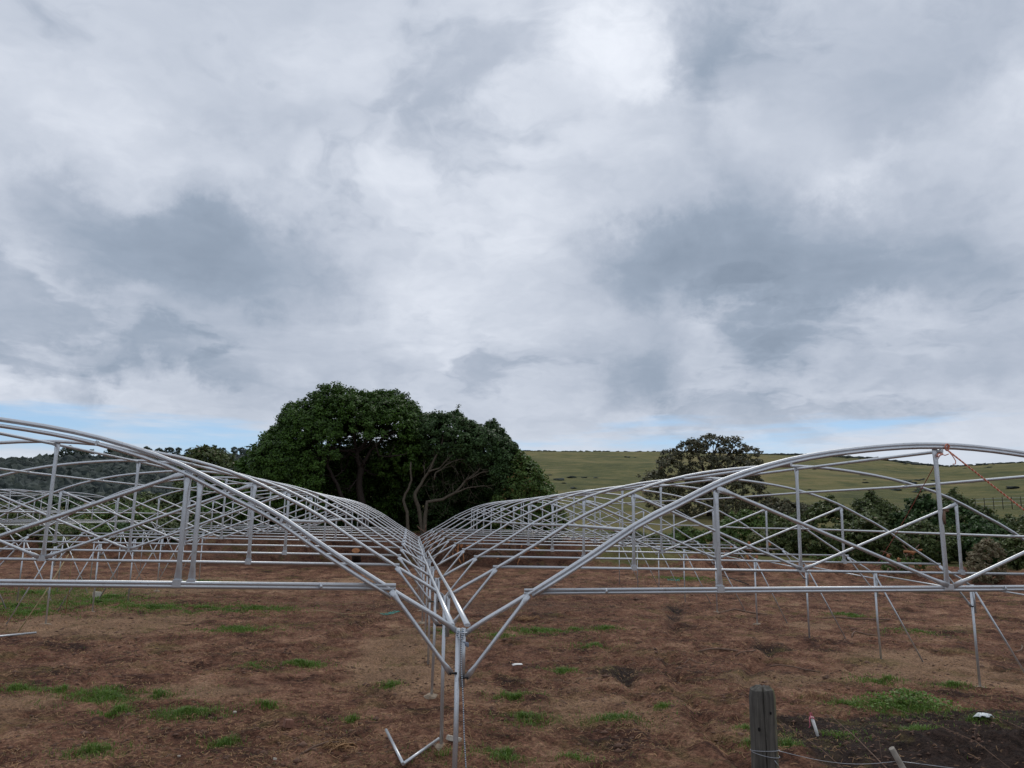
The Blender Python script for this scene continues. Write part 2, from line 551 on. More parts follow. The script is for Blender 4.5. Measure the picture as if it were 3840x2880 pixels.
def ground_mat():
    m, t, b = pmat('bare_soil_and_pasture')
    pos = t.new('ShaderNodeNewGeometry').outputs['Position']
    att = t.new('ShaderNodeAttribute', attribute_name='cover').outputs['Color']
    sp = t.new('ShaderNodeSeparateColor')
    t.l.new(att, sp.inputs[0])
    grassy, dark, sand = sp.outputs[0], sp.outputs[1], sp.outputs[2]
    n0 = t.noise(pos, 0.22, 5, 0.6)
    n1 = t.noise(pos, 1.1, 8, 0.65, 0.4)
    n2 = t.noise(pos, 9.0, 6, 0.65)
    n3 = t.noise(pos, 55.0, 4, 0.6)
    f = t.math('ADD', t.math('MULTIPLY', n1, 0.55), t.math('MULTIPLY', n2, 0.45))
    mid = t.noise(pos, 0.45, 7, 0.66, 0.5)
    f = t.math('ADD', t.math('MULTIPLY', n1, 0.40), t.math('ADD', t.math('MULTIPLY', n2, 0.30), t.math('MULTIPLY', mid, 0.30)))
    soil = t.ramp(f, [(0.40, (0.034, 0.017, 0.012)), (0.455, (0.100, 0.046, 0.029)), (0.515, (0.195, 0.096, 0.060)), (0.58, (0.32, 0.182, 0.115)), (0.65, (0.42, 0.27, 0.17))])
    sandc = t.ramp(f, [(0.3, (0.17, 0.10, 0.06)), (0.6, (0.36, 0.23, 0.14)), (0.75, (0.44, 0.30, 0.19))])
    sf = t.smooth(t.math('ADD', t.math('ADD', sand, t.math('MULTIPLY_ADD', n1, 1.0, -0.5)), t.math('MULTIPLY_ADD', n0, 1.3, -0.65)), 0.22, 0.55)
    soil = t.mix(t.math('MULTIPLY', sf, 0.8), soil, sandc)
    mud = t.ramp(n2, [(0.3, (0.018, 0.012, 0.010)), (0.7, (0.06, 0.038, 0.030))])
    soil = t.mix(t.smooth(t.math('ADD', dark, t.math('MULTIPLY_ADD', n1, 0.9, -0.45)), 0.3, 0.62), soil, mud)
    moss = t.noise(pos, 0.75, 7, 0.68, 0.3)
    olive = t.ramp(n2, [(0.3, (0.075, 0.062, 0.02)), (0.7, (0.19, 0.15, 0.055))])
    soil = t.mix(t.math('MULTIPLY', t.smooth(moss, 0.52, 0.66), 0.60), soil, olive)
    # flecks of straw and pale bits
    soil = t.mix(t.math('MULTIPLY', t.smooth(n3, 0.64, 0.74), 0.45), soil, (0.36, 0.24, 0.14))
    an = t.new('ShaderNodeAttribute', attribute_name='cover').outputs['Alpha']
    weed = t.ramp(n2, [(0.32, (0.045, 0.060, 0.016)), (0.68, (0.125, 0.150, 0.040))])
    soil = t.mix(t.math('MULTIPLY', t.smooth(t.math('ADD', an, t.math('MULTIPLY_ADD', n1, 1.1, -0.55)), 0.30, 0.62), 0.8), soil, weed)
    n4 = t.noise(pos, 26.0, 5, 0.7)
    soil = t.mix(1.0, soil, t.ramp(n4, [(0.34, (0.42, 0.40, 0.40)), (0.5, (1.0, 1.0, 1.0)), (0.66, (1.45, 1.4, 1.35))]), 'MULTIPLY')
    h1 = t.noise(pos, 0.016, 7, 0.62)
    h2 = t.noise(pos, 0.2, 8, 0.7)
    hill = t.ramp(t.math('ADD', t.math('MULTIPLY', h1, 0.5), t.math('MULTIPLY', h2, 0.5)),
                  [(0.37, (0.044, 0.054, 0.020)), (0.45, (0.088, 0.094, 0.032)), (0.52, (0.142, 0.130, 0.047)), (0.60, (0.21, 0.165, 0.072))])
    scrub = t.noise(pos, 0.05, 8, 0.7)
    hill = t.mix(t.math('MULTIPLY', t.smooth(scrub, 0.56, 0.68), 0.6), hill, (0.055, 0.062, 0.034))
    gf = t.smooth(t.math('ADD', grassy, t.math('MULTIPLY_ADD', n1, 0.7, -0.35)), 0.35, 0.65)
    col = t.mix(gf, soil, hill)
    t.put(b.inputs['Base Color'], col)
    b.inputs['Roughness'].default_value = 0.95
    b.inputs['Specular IOR Level'].default_value = 0.15
    bn = t.new('ShaderNodeBump')
    bn.inputs['Strength'].default_value = 0.8
    bn.inputs['Distance'].default_value = 0.07
    t.put(bn.inputs['Height'], t.math('ADD', t.math('ADD', n2, n4), t.math('MULTIPLY', n3, 0.4)))
    t.l.new(bn.outputs[0], b.inputs['Normal'])
    return m


V = np.stack([X, Y, Z], -1).reshape(-1, 3)
gr = mesh_obj('ground', V, F, ground_mat(), smooth=True)
tag(gr, 'brown bare soil rising into green pasture hills', kind='structure')
x, y = V[:, 0], V[:, 1]
r = np.hypot(x-CAM[0], y-CAM[1])
yb = np.where(x < 9, 43.0, 43.0-(x-9)*0.60)
grassy = np.maximum.reduce([sstep(y, yb+2.0, yb+5), sstep(r, 60, 75), sstep(x, 26, 40)*sstep(y, 10, 25)])
grassy = np.maximum(grassy, 0.75*np.exp(-(((x-15)/5.5)**2+((y-42)/3.0)**2)))
def blob(cx, cy, sx, sy):
    return np.exp(-(((x-cx)/sx)**2+((y-cy)/sy)**2))
dark = 1.1*sstep(x, 3.9, 5.0)*sstep(-y, -4.5-0.14*np.clip(x-6, 0, 4), -3.5)*sstep(y, -1.5, 0)+0.5*blob(8.6, 3.4, 1.2, 1.0)+0.7*blob(5.7, 3.5, 1.0, 0.7)+0.6*blob(8.3, 11, 1.0, 0.8)+0.45*blob(3.5, 8, 1.2, 1.2)+0.35*blob(-2.5, 20, 7, 4)+0.45*blob(0, 43, 30, 4.0)+0.3*blob(6, 20, 6, 6)+0.35*blob(-4.5, 3.0, 0.8, 0.8)
sand = 0.7*blob(-6.6, 5.6, 1.0, 0.8)+0.5*blob(-4.0, 6.6, 1.5, 0.8)+0.6*blob(-0.6, 8.5, 0.9, 2.2)+0.55*blob(6.3, 7.2, 1.2, 0.9)+0.6*blob(10.5, 8.5, 1.6, 2.0)+0.6*blob(-9, 15, 2.5, 2.5)+0.5*blob(-10.5, 26, 3, 4)+0.6*blob(11.2, 14.5, 0.8, 1.0)+0.4*blob(-0.4, 12, 1.2, 3)+0.4*blob(-6.5, 29, 5, 3)+0.25*blob(2.4, 5.2, 2.0, 2.4)
cov = gr.data.attributes.new('cover', 'FLOAT_COLOR', 'POINT')
dark = dark+0.27*ruts(x, y, .34)
green = .5*blob(-12.5, 23, 5, 7)+.42*blob(-6, 18.5, 3.5, .9)+.32*blob(-5.2, 6.2, 1.3, .9)+.3*blob(-3.4, 4.9, .9, .5)+.3*blob(3.2, 13.7, 1.8, .7)+.3*blob(4.0, 11, .9, .8)+.25*blob(1.9, 4.4, 1.6, 1.0)+.3*blob(8.5, 6.8, 1.0, .7)+.35*blob(7.4, 4.9, 1.3, .6)+.25*blob(-4.5, 13.5, 3, 1.2)+.25*blob(14, 20, 4, 4)+.22*blob(-4.2, 3.0, 1, .6)
cov.data.foreach_set('color', np.stack([grassy, np.clip(dark, 0, 1), np.clip(sand*1.3+.08, 0, 1), np.clip(green, 0, 1)], -1).astype(np.float32).ravel())


# ------------------------------------------------------------------ greenhouse frames
S = 4.92                      # half span
D = 3.005                     # bay length
UZ = lambda z: (z+2.252)*1.23  # survey height -> metres above ground
ARCH = np.array([(0, -.81), (.55, -.50), (1.04, -.205), (1.40, .025), (1.75, .195), (2.04, .335), (2.6, .515), (3.3, .635), (4, .682)])
ARCH = np.stack([ARCH[:, 0]*1.23, UZ(ARCH[:, 1])], -1)


def arch_z(xx):
    """height of the arch over distance xx (0..S) from its foot"""
    xx = S-abs(S-xx)
    P = ARCH
    i = int(np.clip(np.searchsorted(P[:, 0], xx)-1, 0, len(P)-2))
    sl = np.gradient(P[:, 1], P[:, 0])
    sl[0] = (P[1, 1]-P[0, 1])/(P[1, 0]-P[0, 0])
    sl[-1] = 0
    h = P[i+1, 0]-P[i, 0]
    t = (xx-P[i, 0])/h
    return ((2*t**3-3*t*t+1)*P[i, 1]+(t**3-2*t*t+t)*h*sl[i]+(-2*t**3+3*t*t)*P[i+1, 1]+(t**3-t*t)*h*sl[i+1])


ZF, ZC, ZA, ZS = UZ(-.81), UZ(-.495), UZ(.682), UZ(.322)
XS, XE = 2.04*1.23, 0.545*1.23
SX = -0.0099                  # whole frame leans gently down to the right


def drift(k):                 # the frame follows the ground along its length
    return -0.0013*(k-1)*D+0.00185*(k-1)**2


def m_arch(front=False, lo=0.0, off=0.04):
    xs = np.concatenate([np.linspace(lo, S, 22), 2*S-np.linspace(lo, S, 22)[-2::-1]])
    P = [(q-S, 0, arch_z(q)) for q in xs]
    b = MB()
    if not front:
        P[0] = (-S+0.035, 0, P[0][2])
        P[-1] = (S-0.035, 0, P[-1][2])
        R = [0.0215]*len(P)
        R[0] = R[-1] = (0.026, 0.010)
        b.tube(P, R, n=10)
    else:                       # film channel clamped on the outside of the end arch
        P = np.array(P)
        tg = np.gradient(P, axis=0)
        tg /= np.linalg.norm(tg, axis=1)[:, None]
        nrm = np.stack([-tg[:, 2], 0*tg[:, 0], tg[:, 0]], -1)
        b.tube(P-nrm*off+np.array((0, -0.014, 0)), [(0.018, 0.022)]*len(P), n=10)
    return np.concatenate(b.V), b.F


def share(name, vf):
    o = mesh_obj(name, vf[0], vf[1], STEEL, smooth=True)
    me = o.data
    bpy.data.objects.remove(o)
    return me


def from_mb(name, b):
    me = share(name, (np.concatenate(b.V), b.F))
    for i in b.flat:
        me.polygons[i].use_smooth = False
    return me


ME = {}
ME['arch'] = share('arch', m_arch())
ME['film_channel'] = share('film_channel', m_arch(True, XE, .033))
ME['loose_film_channel'] = share('film_channel', m_arch(True, XE-.05, .056))
ME['tie_bar'] = from_mb('tie_bar', MB().tube([(-S+XE-.06, 0, ZC), (0, 0, ZC), (S-XE+.06, 0, ZC)], 0.0185))
b = MB().tube([(-S+XE-.06, -.004, ZC+.0145), (S-XE+.06, -.004, ZC+.0145)], (0.0142, 0.019))
b.tube([(-S+XE-.06, -.004, ZC-.0145), (S-XE+.06, -.004, ZC-.0145)], (0.0142, 0.019))
for q in (-S+XE+0.72, S-XE-0.6, 0.6):
    b.tube([(q-.012, -.004, ZC), (q+.012, -.004, ZC)], (0.031, 0.021))
ME['double_tie_bar'] = from_mb('tie_bar', b)
b = MB()
P, R = bar((0, 0, ZC-.012), (0, 0, ZA-.01), 0.0225, .16)
b.tube(P, R, n=12)
b.box((0, 0, ZC+.015), (0.052, 0.030, 0.028))
ME['king_post'] = from_mb('king_post', b)
for sgn, nm in ((-1, 'side_post_l'), (1, 'side_post_r')):
    xx = sgn*(S-XS)
    P, R = bar((xx, 0, ZC-.015), (xx, 0, ZS-.005), 0.022, .16)
    b = MB().tube(P, R, n=12)
    b.box((xx, 0, ZC+.012), (0.036, 0.027, 0.032))
    ME[nm] = from_mb('side_post', b)
    P, R = bar((sgn*0.03, -.028, ZC+.03), (xx-sgn*0.01, -.028, ZS-.03), 0.0185, .15)
    ME['diagonal'+nm[-2:]] = from_mb('diagonal', MB().tube(P, R))
    P, R = bar((sgn*(S-XE+.02), -.026, ZC-.03), (sgn*(S-0.085), -.026, UZ(-1.10)), 0.0185, .12)
    b = MB().tube(P, R)
    ME['knee_brace'+nm[-2:]] = from_mb('knee_brace', b)
    b = MB().tube([(sgn*(S-0.03), -.02, UZ(-1.10)), (sgn*(S-0.10), -.02, UZ(-1.10))], (0.012, 0.006), n=8)
    b.tube([(sgn*(S-0.09), -.06, UZ(-1.10)), (sgn*(S-0.09), 0.01, UZ(-1.10))], 0.0105, ref=(0, 0, 1), n=6)
    ME['bolt'+nm[-2:]] = from_mb('bolt', b)
P, R = bar((S-XS, 0, ZC-.015), (S-XS, 0, ZS-.055), 0.022, .16)
b = MB().tube(P, R, n=12)
b.box((S-XS, 0, ZC+.012), (0.036, 0.027, 0.032))
ME['side_post_short'] = from_mb('side_post', b)
BLACKBOLT = simple('oiled_bolt', (0.03, 0.03, 0.032), 0.45, 0.6)
for nm in ('bolt_l', 'bolt_r'):
    ME[nm].materials.clear()
    ME[nm].materials.append(BLACKBOLT)


def truss(root, xc, y, k, dzz=0.0, tilt=None, end=None):
    """one arch with its truss; parts of the greenhouse frame"""
    j = rng.normal(0, 1, 4)
    a = link('arch', ME['arch'], root, (xc+j[0]*.006, y+j[1]*.008, SX*xc+drift(k)+dzz+j[2]*.004))
    a.rotation_euler = (0, -(SX if tilt is None else tilt)+j[3]*.0006, 0)
    subs = ['tie_bar', 'king_post', 'side_post_l', 'side_post_r', 'diagonal_l', 'diagonal_r', 'knee_brace_l', 'knee_brace_r', 'bolt_l', 'bolt_r']
    if end == 'front':
        subs[0] = 'double_tie_bar'
        subs += ['film_channel' if xc > 0 else 'loose_film_channel']
    for s_ in subs:
        o = link(ME[s_].name.split('.')[0], ME[s_], a)
        if s_[:4] in ('side', 'king', 'diag'):
            o.location = (rng.normal(0, .012), 0, 0)
    if end == 'front_left':
        o = link('side_post', ME['side_post_r'], a, (0.13, 0.0, -.05))
    if end in ('back', 'front'):
        if end == 'back':
            for s_ in ('side_post_l', 'side_post_r', 'king_post'):
                link(ME[s_].name.split('.')[0], ME[s_], a, (0.10, 0.0, 0))
    return a


def column(root, x, y, k, sleeve=True, zt=None):
    zt = ZF+SX*x+drift(k)+0.02 if zt is None else zt
    zb = hz(x, y)-0.25
    lean = rng.normal(0, .012)
    c = MB().tube([(lean, 0, zb), (0, 0, (zb+zt)/2), (0, 0, zt)], 0.0225, n=12).build('column', STEEL, root, loc=(x, y, 0))
    if sleeve:
        MB().tube([(0.048, 0.004, zt-0.51), (0.048, 0.004, zt)], 0.0215, n=12).build('sleeve', STEEL, c)
    if rng.random() < .7:         # rough concrete collar round the foot
        zg = hz(x, y)
        th = np.linspace(0, 2*math.pi, 11)[:-1]
        r1 = rng.uniform(.11, .19)
        ring = [(.0+r1*rng.uniform(.75, 1.25)*math.cos(t_), r1*rng.uniform(.75, 1.25)*math.sin(t_)) for t_ in th]
        V = [(a_, b_, hz(x+a_, y+b_)-.02) for a_, b_ in ring]+[(a_*.75, b_*.75, zg+rng.uniform(.0, .025)) for a_, b_ in ring]+[(0, 0, zg+.03)]
        F = [(i, (i+1) % 10, 10+(i+1) % 10, 10+i) for i in range(10)]+[(10+i, 10+(i+1) % 10, 20) for i in range(10)]
        mesh_obj('footing', V, F, FOOTING, c)
    return c


def purlin(root, x, z, y0, ys, jit, zs):
    pts = []
    for i, yy in enumerate(ys):
        pts.append((x+rng.normal(0, jit*.4), yy, z+zs[i]+rng.normal(0, jit)))
    b = MB()
    P = np.array(pts)
    for i in range(len(P)-1):
        b.tube([P[i]-(P[i+1]-P[i])*0.012, P[i]+(P[i+1]-P[i])*0.03, (P[i]+P[i+1])/2, P[i+1]-(P[i+1]-P[i])*0.03, P[i+1]],
               [(0.012, 0.024), 0.0185, 0.0185, 0.0185, (0.012, 0.024)], ref=(0, 0, 1), n=8)
    return b.build('purlin', STEEL, root)


FOOTING = simple('soiled_concrete', (.30, .235, .17), .95, var=.35, scale=14, bump=.3)
N = 11
house = empty('greenhouse_frame', (0, 0, 0), label='galvanised two-span tunnel greenhouse skeleton of arches, tie bars and purlins on bare soil', cat='greenhouse frame', group='greenhouse frames')
ys = [(k-1)*D for k in range(1, N+1)]
for xc in (-S, S):
    for k in range(1, N+1):
        dzz, tilt, end = 0.0, None, None
        if k == 1:
            end = 'front'
            if xc > 0:
                dzz, tilt = 0.03, 0.006
            else:
                dzz = -0.012
        elif k == 2:
            dzz = 0.012
        elif k == 5:
            dzz = 0.025
        elif k == N:
            end = 'back'
        a = truss(house, xc, ys[k-1], k, dzz, tilt, end)
        if k == 1 and xc < 0:
            link('side_post', ME['side_post_short'], a, (0.115, 0.01, 0))
    for off in (1.331*1.23, 2.655*1.23, S, 2*S-2.655*1.23, 2*S-1.331*1.23):
        xx = xc-S+off
        zz = arch_z(off)-0.035
        purlin(house, xx, zz, 0, ys, 0.012, [SX*xx+drift(k) for k in range(1, N+1)])
for xx in (-2*S, 0.0, 2*S):
    for k in range(1, N+1):
        column(house, xx+rng.normal(0, .008), ys[k-1], k)
        if xx != 0:
            sg = math.copysign(1, xx)
            zt = ZF+SX*xx+drift(k)-.06
            bx = xx+sg*1.03
            MB().tube([(xx+sg*.03, ys[k-1]-.02, zt), (bx, ys[k-1]-.02+rng.normal(0, .05), hz(bx, ys[k-1])-.12)], 0.0185, n=8).build('ground_prop', STEEL, house)
    if xx == 0:
        for sg, last in ((-1, 9), (1, 6)):
            # the two gutter pipes lying on the arch feet either side of the valley
            pts = [(sg*(0.088 if k > 1 else 0.07)+rng.normal(0, .006), ys[k-1]+(0.03 if k == 1 else 0), ZF+.048+drift(k)+(0.02 if k > 1 else -.005)) for k in range(1, last+1)]
            b = MB().tube(pts, [(0.016, 0.03)]+[0.0225]*(len(pts)-1), ref=(1, 0, 0), n=10)
            b.build('gutter_pipe', STEEL, house)
    elif xx > 0:
        for k in range(1, N):
            MB().tube([(xx+.02, ys[k-1], ZF+SX*xx+drift(k)-.10), (xx+.05, ys[k]-.1, ZF+SX*xx+drift(k+1)-.02)], 0.015, n=8).build('side_rail', STEEL, house)

house2 = empty('greenhouse_frame', (-13.55-S, 0.45, 0), label='separate greenhouse skeleton standing further left, cut off by the photo edge', cat='greenhouse frame', group='greenhouse frames')
for k in range(5, 14):
    truss(house2, 0, (k-1)*D, k, 0.10, 0.0)
    for sg in (-1, 1):
        xw = -13.55-S+sg*S
        yw = (k-1)*D+.45
        zb = hz(xw, yw)
        MB().tube([(sg*S, (k-1)*D, zb-.2), (sg*S, (k-1)*D, ZF+drift(k)+.12)], 0.0225, n=10).build('column', STEEL, house2)
        bx = xw+sg*1.15
        MB().tube([(sg*S+sg*.03, (k-1)*D-.02, ZF+drift(k)+.05), (sg*S+sg*1.15, (k-1)*D-.02, hz(bx, yw)-.1)], 0.0185, n=8).build('ground_prop', STEEL, house2)
for off in (1.331*1.23, 2.655*1.23, S, 2*S-2.655*1.23, 2*S-1.331*1.23):
    purlin(house2, off-S, arch_z(off)-0.035, 0, [(k-1)*D for k in range(5, 14)], 0.012, [drift(k)+.10 for k in range(5, 14)])

# ------------------------------------------------------------------ trees and bushes
def leaf_quads(C, Nn, size, aspect=0.55, jit=0.7):
    """one rhombic leaf per centre, roughly facing its normal"""
    n = len(C)
    Nn = Nn+rng.normal(0, jit, (n, 3))
    Nn /= np.linalg.norm(Nn, axis=1)[:, None]
    t = rng.normal(0, 1, (n, 3))
    t -= Nn*(t*Nn).sum(1)[:, None]
    t /= np.linalg.norm(t, axis=1)[:, None]
    bt = np.cross(Nn, t)
    s = size*rng.uniform(0.65, 1.35, n)[:, None]
    V = np.stack([C-t*s, C-bt*s*aspect, C+t*s, C+bt*s*aspect], 1).reshape(-1, 3)
    return V, np.arange(4*n).reshape(n, 4)


def cloud(lobes, clumps, per, rad, size, keep=None, upbias=0.25, inner=0.8, lmp=0.13):
    """leaves in clumps over the outside of ellipsoid lobes (cx,cy,cz, rx,ry,rz)"""
    L = np.array(lobes, float)
    ar = (L[:, 3]*L[:, 4]+L[:, 3]*L[:, 5]+L[:, 4]*L[:, 5])
    li = rng.choice(len(L), clumps*3, p=ar/ar.sum())
    dd = rng.normal(0, 1, (clumps*3, 3))
    dd[:, 2] += upbias
    dd /= np.linalg.norm(dd, axis=1)[:, None]
    lump = 1+lmp*1.0*np.sin(dd[:, 0]*6+li*1.7)*np.sin(dd[:, 1]*5+li)+lmp*.7*np.sin(dd[:, 2]*9+dd[:, 0]*7+li*2.3)
    rr_ = rng.uniform(inner, 1.0, len(li))*lump
    C = L[li, :3]+dd*L[li, 3:]*rr_[:, None]
    # drop clumps well inside another lobe
    ok = np.ones(len(C), bool)
    for i in range(len(L)):
        q = (((C-L[i, :3])/L[i, 3:])**2).sum(1)
        ok &= ~((q < 0.62) & (li != i))
    if keep is not None:
        ok &= keep(C)
    C, dd = C[ok][:clumps], dd[ok][:clumps]
    n = len(C)
    k = np.repeat(np.arange(n), per)
    o = rng.normal(0, 1, (n*per, 3))
    o /= np.maximum(np.linalg.norm(o, axis=1)[:, None], 1e-6)
    o *= (rng.uniform(0, 1, n*per)**0.5)[:, None]*rad*np.repeat(rng.uniform(0.6, 1.3, n), per)[:, None]
    o[:, 2] *= 0.75
    nn = dd[k]*0.8+np.array((0, 0, 0.55))+o/rad*0.6
    return leaf_quads(C[k]+o, nn, size)


def branches(b, p, d, L, r, depth, spread=0.7, n=6):
    d = d/np.linalg.norm(d)
    pts, P = [p], p.copy()
    for i in range(3):
        d = d+rng.normal(0, .16, 3)
        d /= np.linalg.norm(d)
        P = P+d*L/3
        pts.append(P.copy())
    b.tube(pts, [r, r*.85, r*.72, r*.58], ref=(0.1, 0.2, 1), n=n, cap=False)
    if depth > 0:
        for i in range(rng.integers(2, 4)):
            nd = d+rng.normal(0, spread, 3)+np.array((0, 0, .15))
            branches(b, pts[rng.integers(2, 4)], nd, L*rng.uniform(.6, .85), r*.55, depth-1, spread, max(4, n-1))


def plant(name, label, cat, lobes, mat, clumps, per, rad, size, group=None, trunk=None, trunk_mat=None, keep=None, upbias=0.25, crown='crown', extra=None, lmp=.13):
    L = np.array(lobes, float)
    cx, cy = float(L[:, 0].mean()), float(L[:, 1].mean())
    root = empty(name, (cx, cy, hz(cx, cy)), label=label, cat=cat, group=group)
    V, F = cloud(lobes, clumps, per, rad, size, keep, upbias, .8, lmp)
    for (el, ec, ep, er) in (extra or []):
        V2, F2 = cloud(el, ec, ep, er, size, None, .3, .3)
        F = np.concatenate([F, F2+len(V)])
        V = np.concatenate([V, V2])
    off = np.array((cx, cy, hz(cx, cy)))
    mesh_obj(crown, V-off, F, mat, root)
    b = MB()
    if trunk is None:
        for i in range(3):
            l = L[rng.integers(len(L))]
            base = np.array((cx+rng.normal(0, .3), cy+rng.normal(0, .3), hz(cx, cy)-.2))
            top = l[:3]
            r0 = 0.035*max(1.0, (top[2]-base[2])*.5)
            mid = (base+top)/2+rng.normal(0, .2, 3)
            b.tube([base, mid, top], [r0, r0*.7, r0*.4], ref=(1, .3, 0), n=6)
            branches(b, mid, (top-base)+rng.normal(0, .5, 3), (top[2]-base[2])*.3, r0*.5, 1)
    else:
        trunk(b)
    b.V = [v-off for v in b.V]
    b.build('trunk', trunk_mat or BARK_DARK, root)
    return root


YT = 46.0
# --- tall domed tree
domeL = [(-5.2, 48, 6.3, 6.0, 4.4, 5.7), (-2.3, 48.4, 8.3, 3.0, 3.8, 3.7), (-9.3, 47, 5.8, 2.1, 3.2, 3.2), (-8.3, 48, 4.4, 3.0, 3.0, 2.6), (-5, 51, 6.2, 5, 2.4, 4.0), (-10.8, 47, 3.8, 1.3, 2.2, 2.0)]


def dome_keep(C):
    # the front of the crown is open below: look in under the canopy
    front = C[:, 1] < 49.5
    wv = .35*np.sin(C[:, 0]*2.7+1)+.3*np.sin(C[:, 0]*6.1)+.3*np.sin(C[:, 2]*4.3)+rng.normal(0, .16, len(C))
    hole = (((C[:, 0]+2.8)/3.2)**2+((C[:, 2]-6.9)/2.0)**2 < 1+wv) | ((C[:, 2] < 6.6) & (C[:, 0] > -6.2))
    gap = (C[:, 1] >= 47.5) & (((C[:, 0]+4.3)/2.6)**2+((C[:, 2]-7.7)/0.75)**2 < 1) & (rng.random(len(C)) < 0.74)
    return ~(front & hole) & ~gap


def tr(b, pts, y, r0, r1, dy=0.0):
    P = [np.array((x_, y+dy*i/max(1, len(pts)-1)+rng.normal(0, .05), z_)) for i, (x_, z_) in enumerate(pts)]
    # smooth the polyline a little
    Q = []
    for i in range(len(P)-1):
        Q += [P[i], (P[i]+P[i+1])/2+rng.normal(0, .03, 3)]
    Q.append(P[-1])
    b.tube(Q, list(np.linspace(r0, r1, len(Q))), ref=(0, 1, 0.1), n=8)
    return Q


def dome_trunk(b):
    q = tr(b, [(-3.5, 1.4), (-3.57, 3.16), (-3.99, 4.9), (-3.91, 6.28), (-4.24, 7.26), (-3.51, 8.28), (-3.06, 9.4)], 47.2, .32, .07)
    q2 = tr(b, [(-4.6, 1.4), (-4.85, 3.72), (-5.28, 4.68), (-5.71, 5.46), (-6.13, 6.23), (-6.42, 7.01), (-6.61, 7.9)], 46.2, .17, .05)
    for pp in ([(-3.91, 6.28), (-3.28, 7.48), (-2.43, 8.41), (-1.36, 8.94)], [(-4.24, 7.26), (-5.22, 7.34), (-6.21, 7.61)], [(-4.24, 7.26), (-4.5, 8.45), (-4.36, 9.66)]):
        tr(b, pp, 47.2, .12, .04, -.6)
    for pp in ([(-2.95, 7.89), (-2.67, 7.0), (-1.97, 6.92), (-1.61, 7.73)], [(-1.97, 6.92), (-1.29, 7.03), (-0.7, 7.25)]):
        tr(b, pp, 45.6, .05, .025)
    for pp in q[5:]+q2[6:]:
        for i in range(3):
            branches(b, pp, rng.normal(0, .7, 3)+np.array((0, 0, .35)), 1.2, .045, 1, .7, 5)


plant('domed_tree', 'tallest tree, broad dark green dome behind the centre of the frames', 'tree', domeL, LEAF_BIG, 5600, 34, 0.30, 0.088, 'trees above the cut bank',
      dome_trunk, BARK_DARK, dome_keep, 0.35, lmp=.055,
      extra=[([(-5, 51.5, 5.5, 6.5, 1.5, 4.2)], 900, 26, .4), ([(-8.8, 47.5, 5.5, 2.4, 2.2, 2.6)], 420, 26, .4)])
# --- lower tree with bent pale trunks
lowL = [(2.2, 47.5, 8.2, 2.6, 2.8, 2.0), (4.6, 47.3, 7.6, 2.2, 2.8, 1.9), (5.7, 46.8, 6.4, 1.6, 2.4, 2.2), (0.6, 48.5, 8.6, 1.9, 2.4, 1.8), (3, 50.5, 5.6, 4.5, 1.8, 3.6), (2.7, 47.4, 9.5, .5, .5, 1.0), (5.25, 47, 8.9, .6, .6, .85), (1.2, 50.5, 5, 3, 1.5, 3)]


def low_keep(C):
    return ~((C[:, 1] < 48.6) & (C[:, 2] < 6.1+0.25*np.sin(C[:, 0]*3)) & (C[:, 0] < 4.9))


def low_trunk(b):
    A_ = [(0.52, 1.3), (0.23, 3.21), (-0.04, 3.99), (-0.11, 4.48), (0.27, 5.08), (0.74, 5.88), (1.11, 6.79), (1.58, 7.81), (1.66, 8.62)]
    B_ = [(0.59, 1.3), (0.63, 3.02), (0.72, 3.9), (1.79, 4.09), (2.57, 4.52), (3.35, 5.43), (4.15, 6.05), (4.74, 6.87)]
    q = tr(b, A_, 45.6, .155, .045)
    q2 = tr(b, B_, 45.5, .145, .04)
    for pp, r in (([(2.57, 4.52), (3.17, 4.78), (3.77, 4.94), (4.57, 5.06), (5.19, 4.82)], .06), ([(3.35, 5.43), (4.35, 5.95), (5.57, 6.18), (6.08, 6.49)], .06),
                  ([(1.15, 5.39), (1.24, 5.89), (1.92, 6.4), (2.92, 6.83)], .07), ([(0.7, 5.9), (1.5, 6.2), (2.3, 7.1)], .07)):
        Q = tr(b, pp, 45.4, r, .02, -.3)
        for i in range(5):
            branches(b, Q[rng.integers(2, len(Q))], rng.normal(0, .6, 3)+np.array((.6, 0, .3)), 1.1, .02, 1, .6, 4)
    for pp in q[8:14]+q2[8:12]:
        branches(b, pp, rng.normal(0, .6, 3)+np.array((0, .4, .2)), 1.0, .035, 1, .6, 5)
    for i in range(14):          # dead twigs hanging in the shade
        x0 = rng.uniform(-.2, 5)
        branches(b, np.array((x0, 45.8, rng.uniform(4.6, 6.6))), np.array((rng.normal(0, .4), 0, -1.0)), rng.uniform(.6, 1.6), .012, 1, .5, 4)


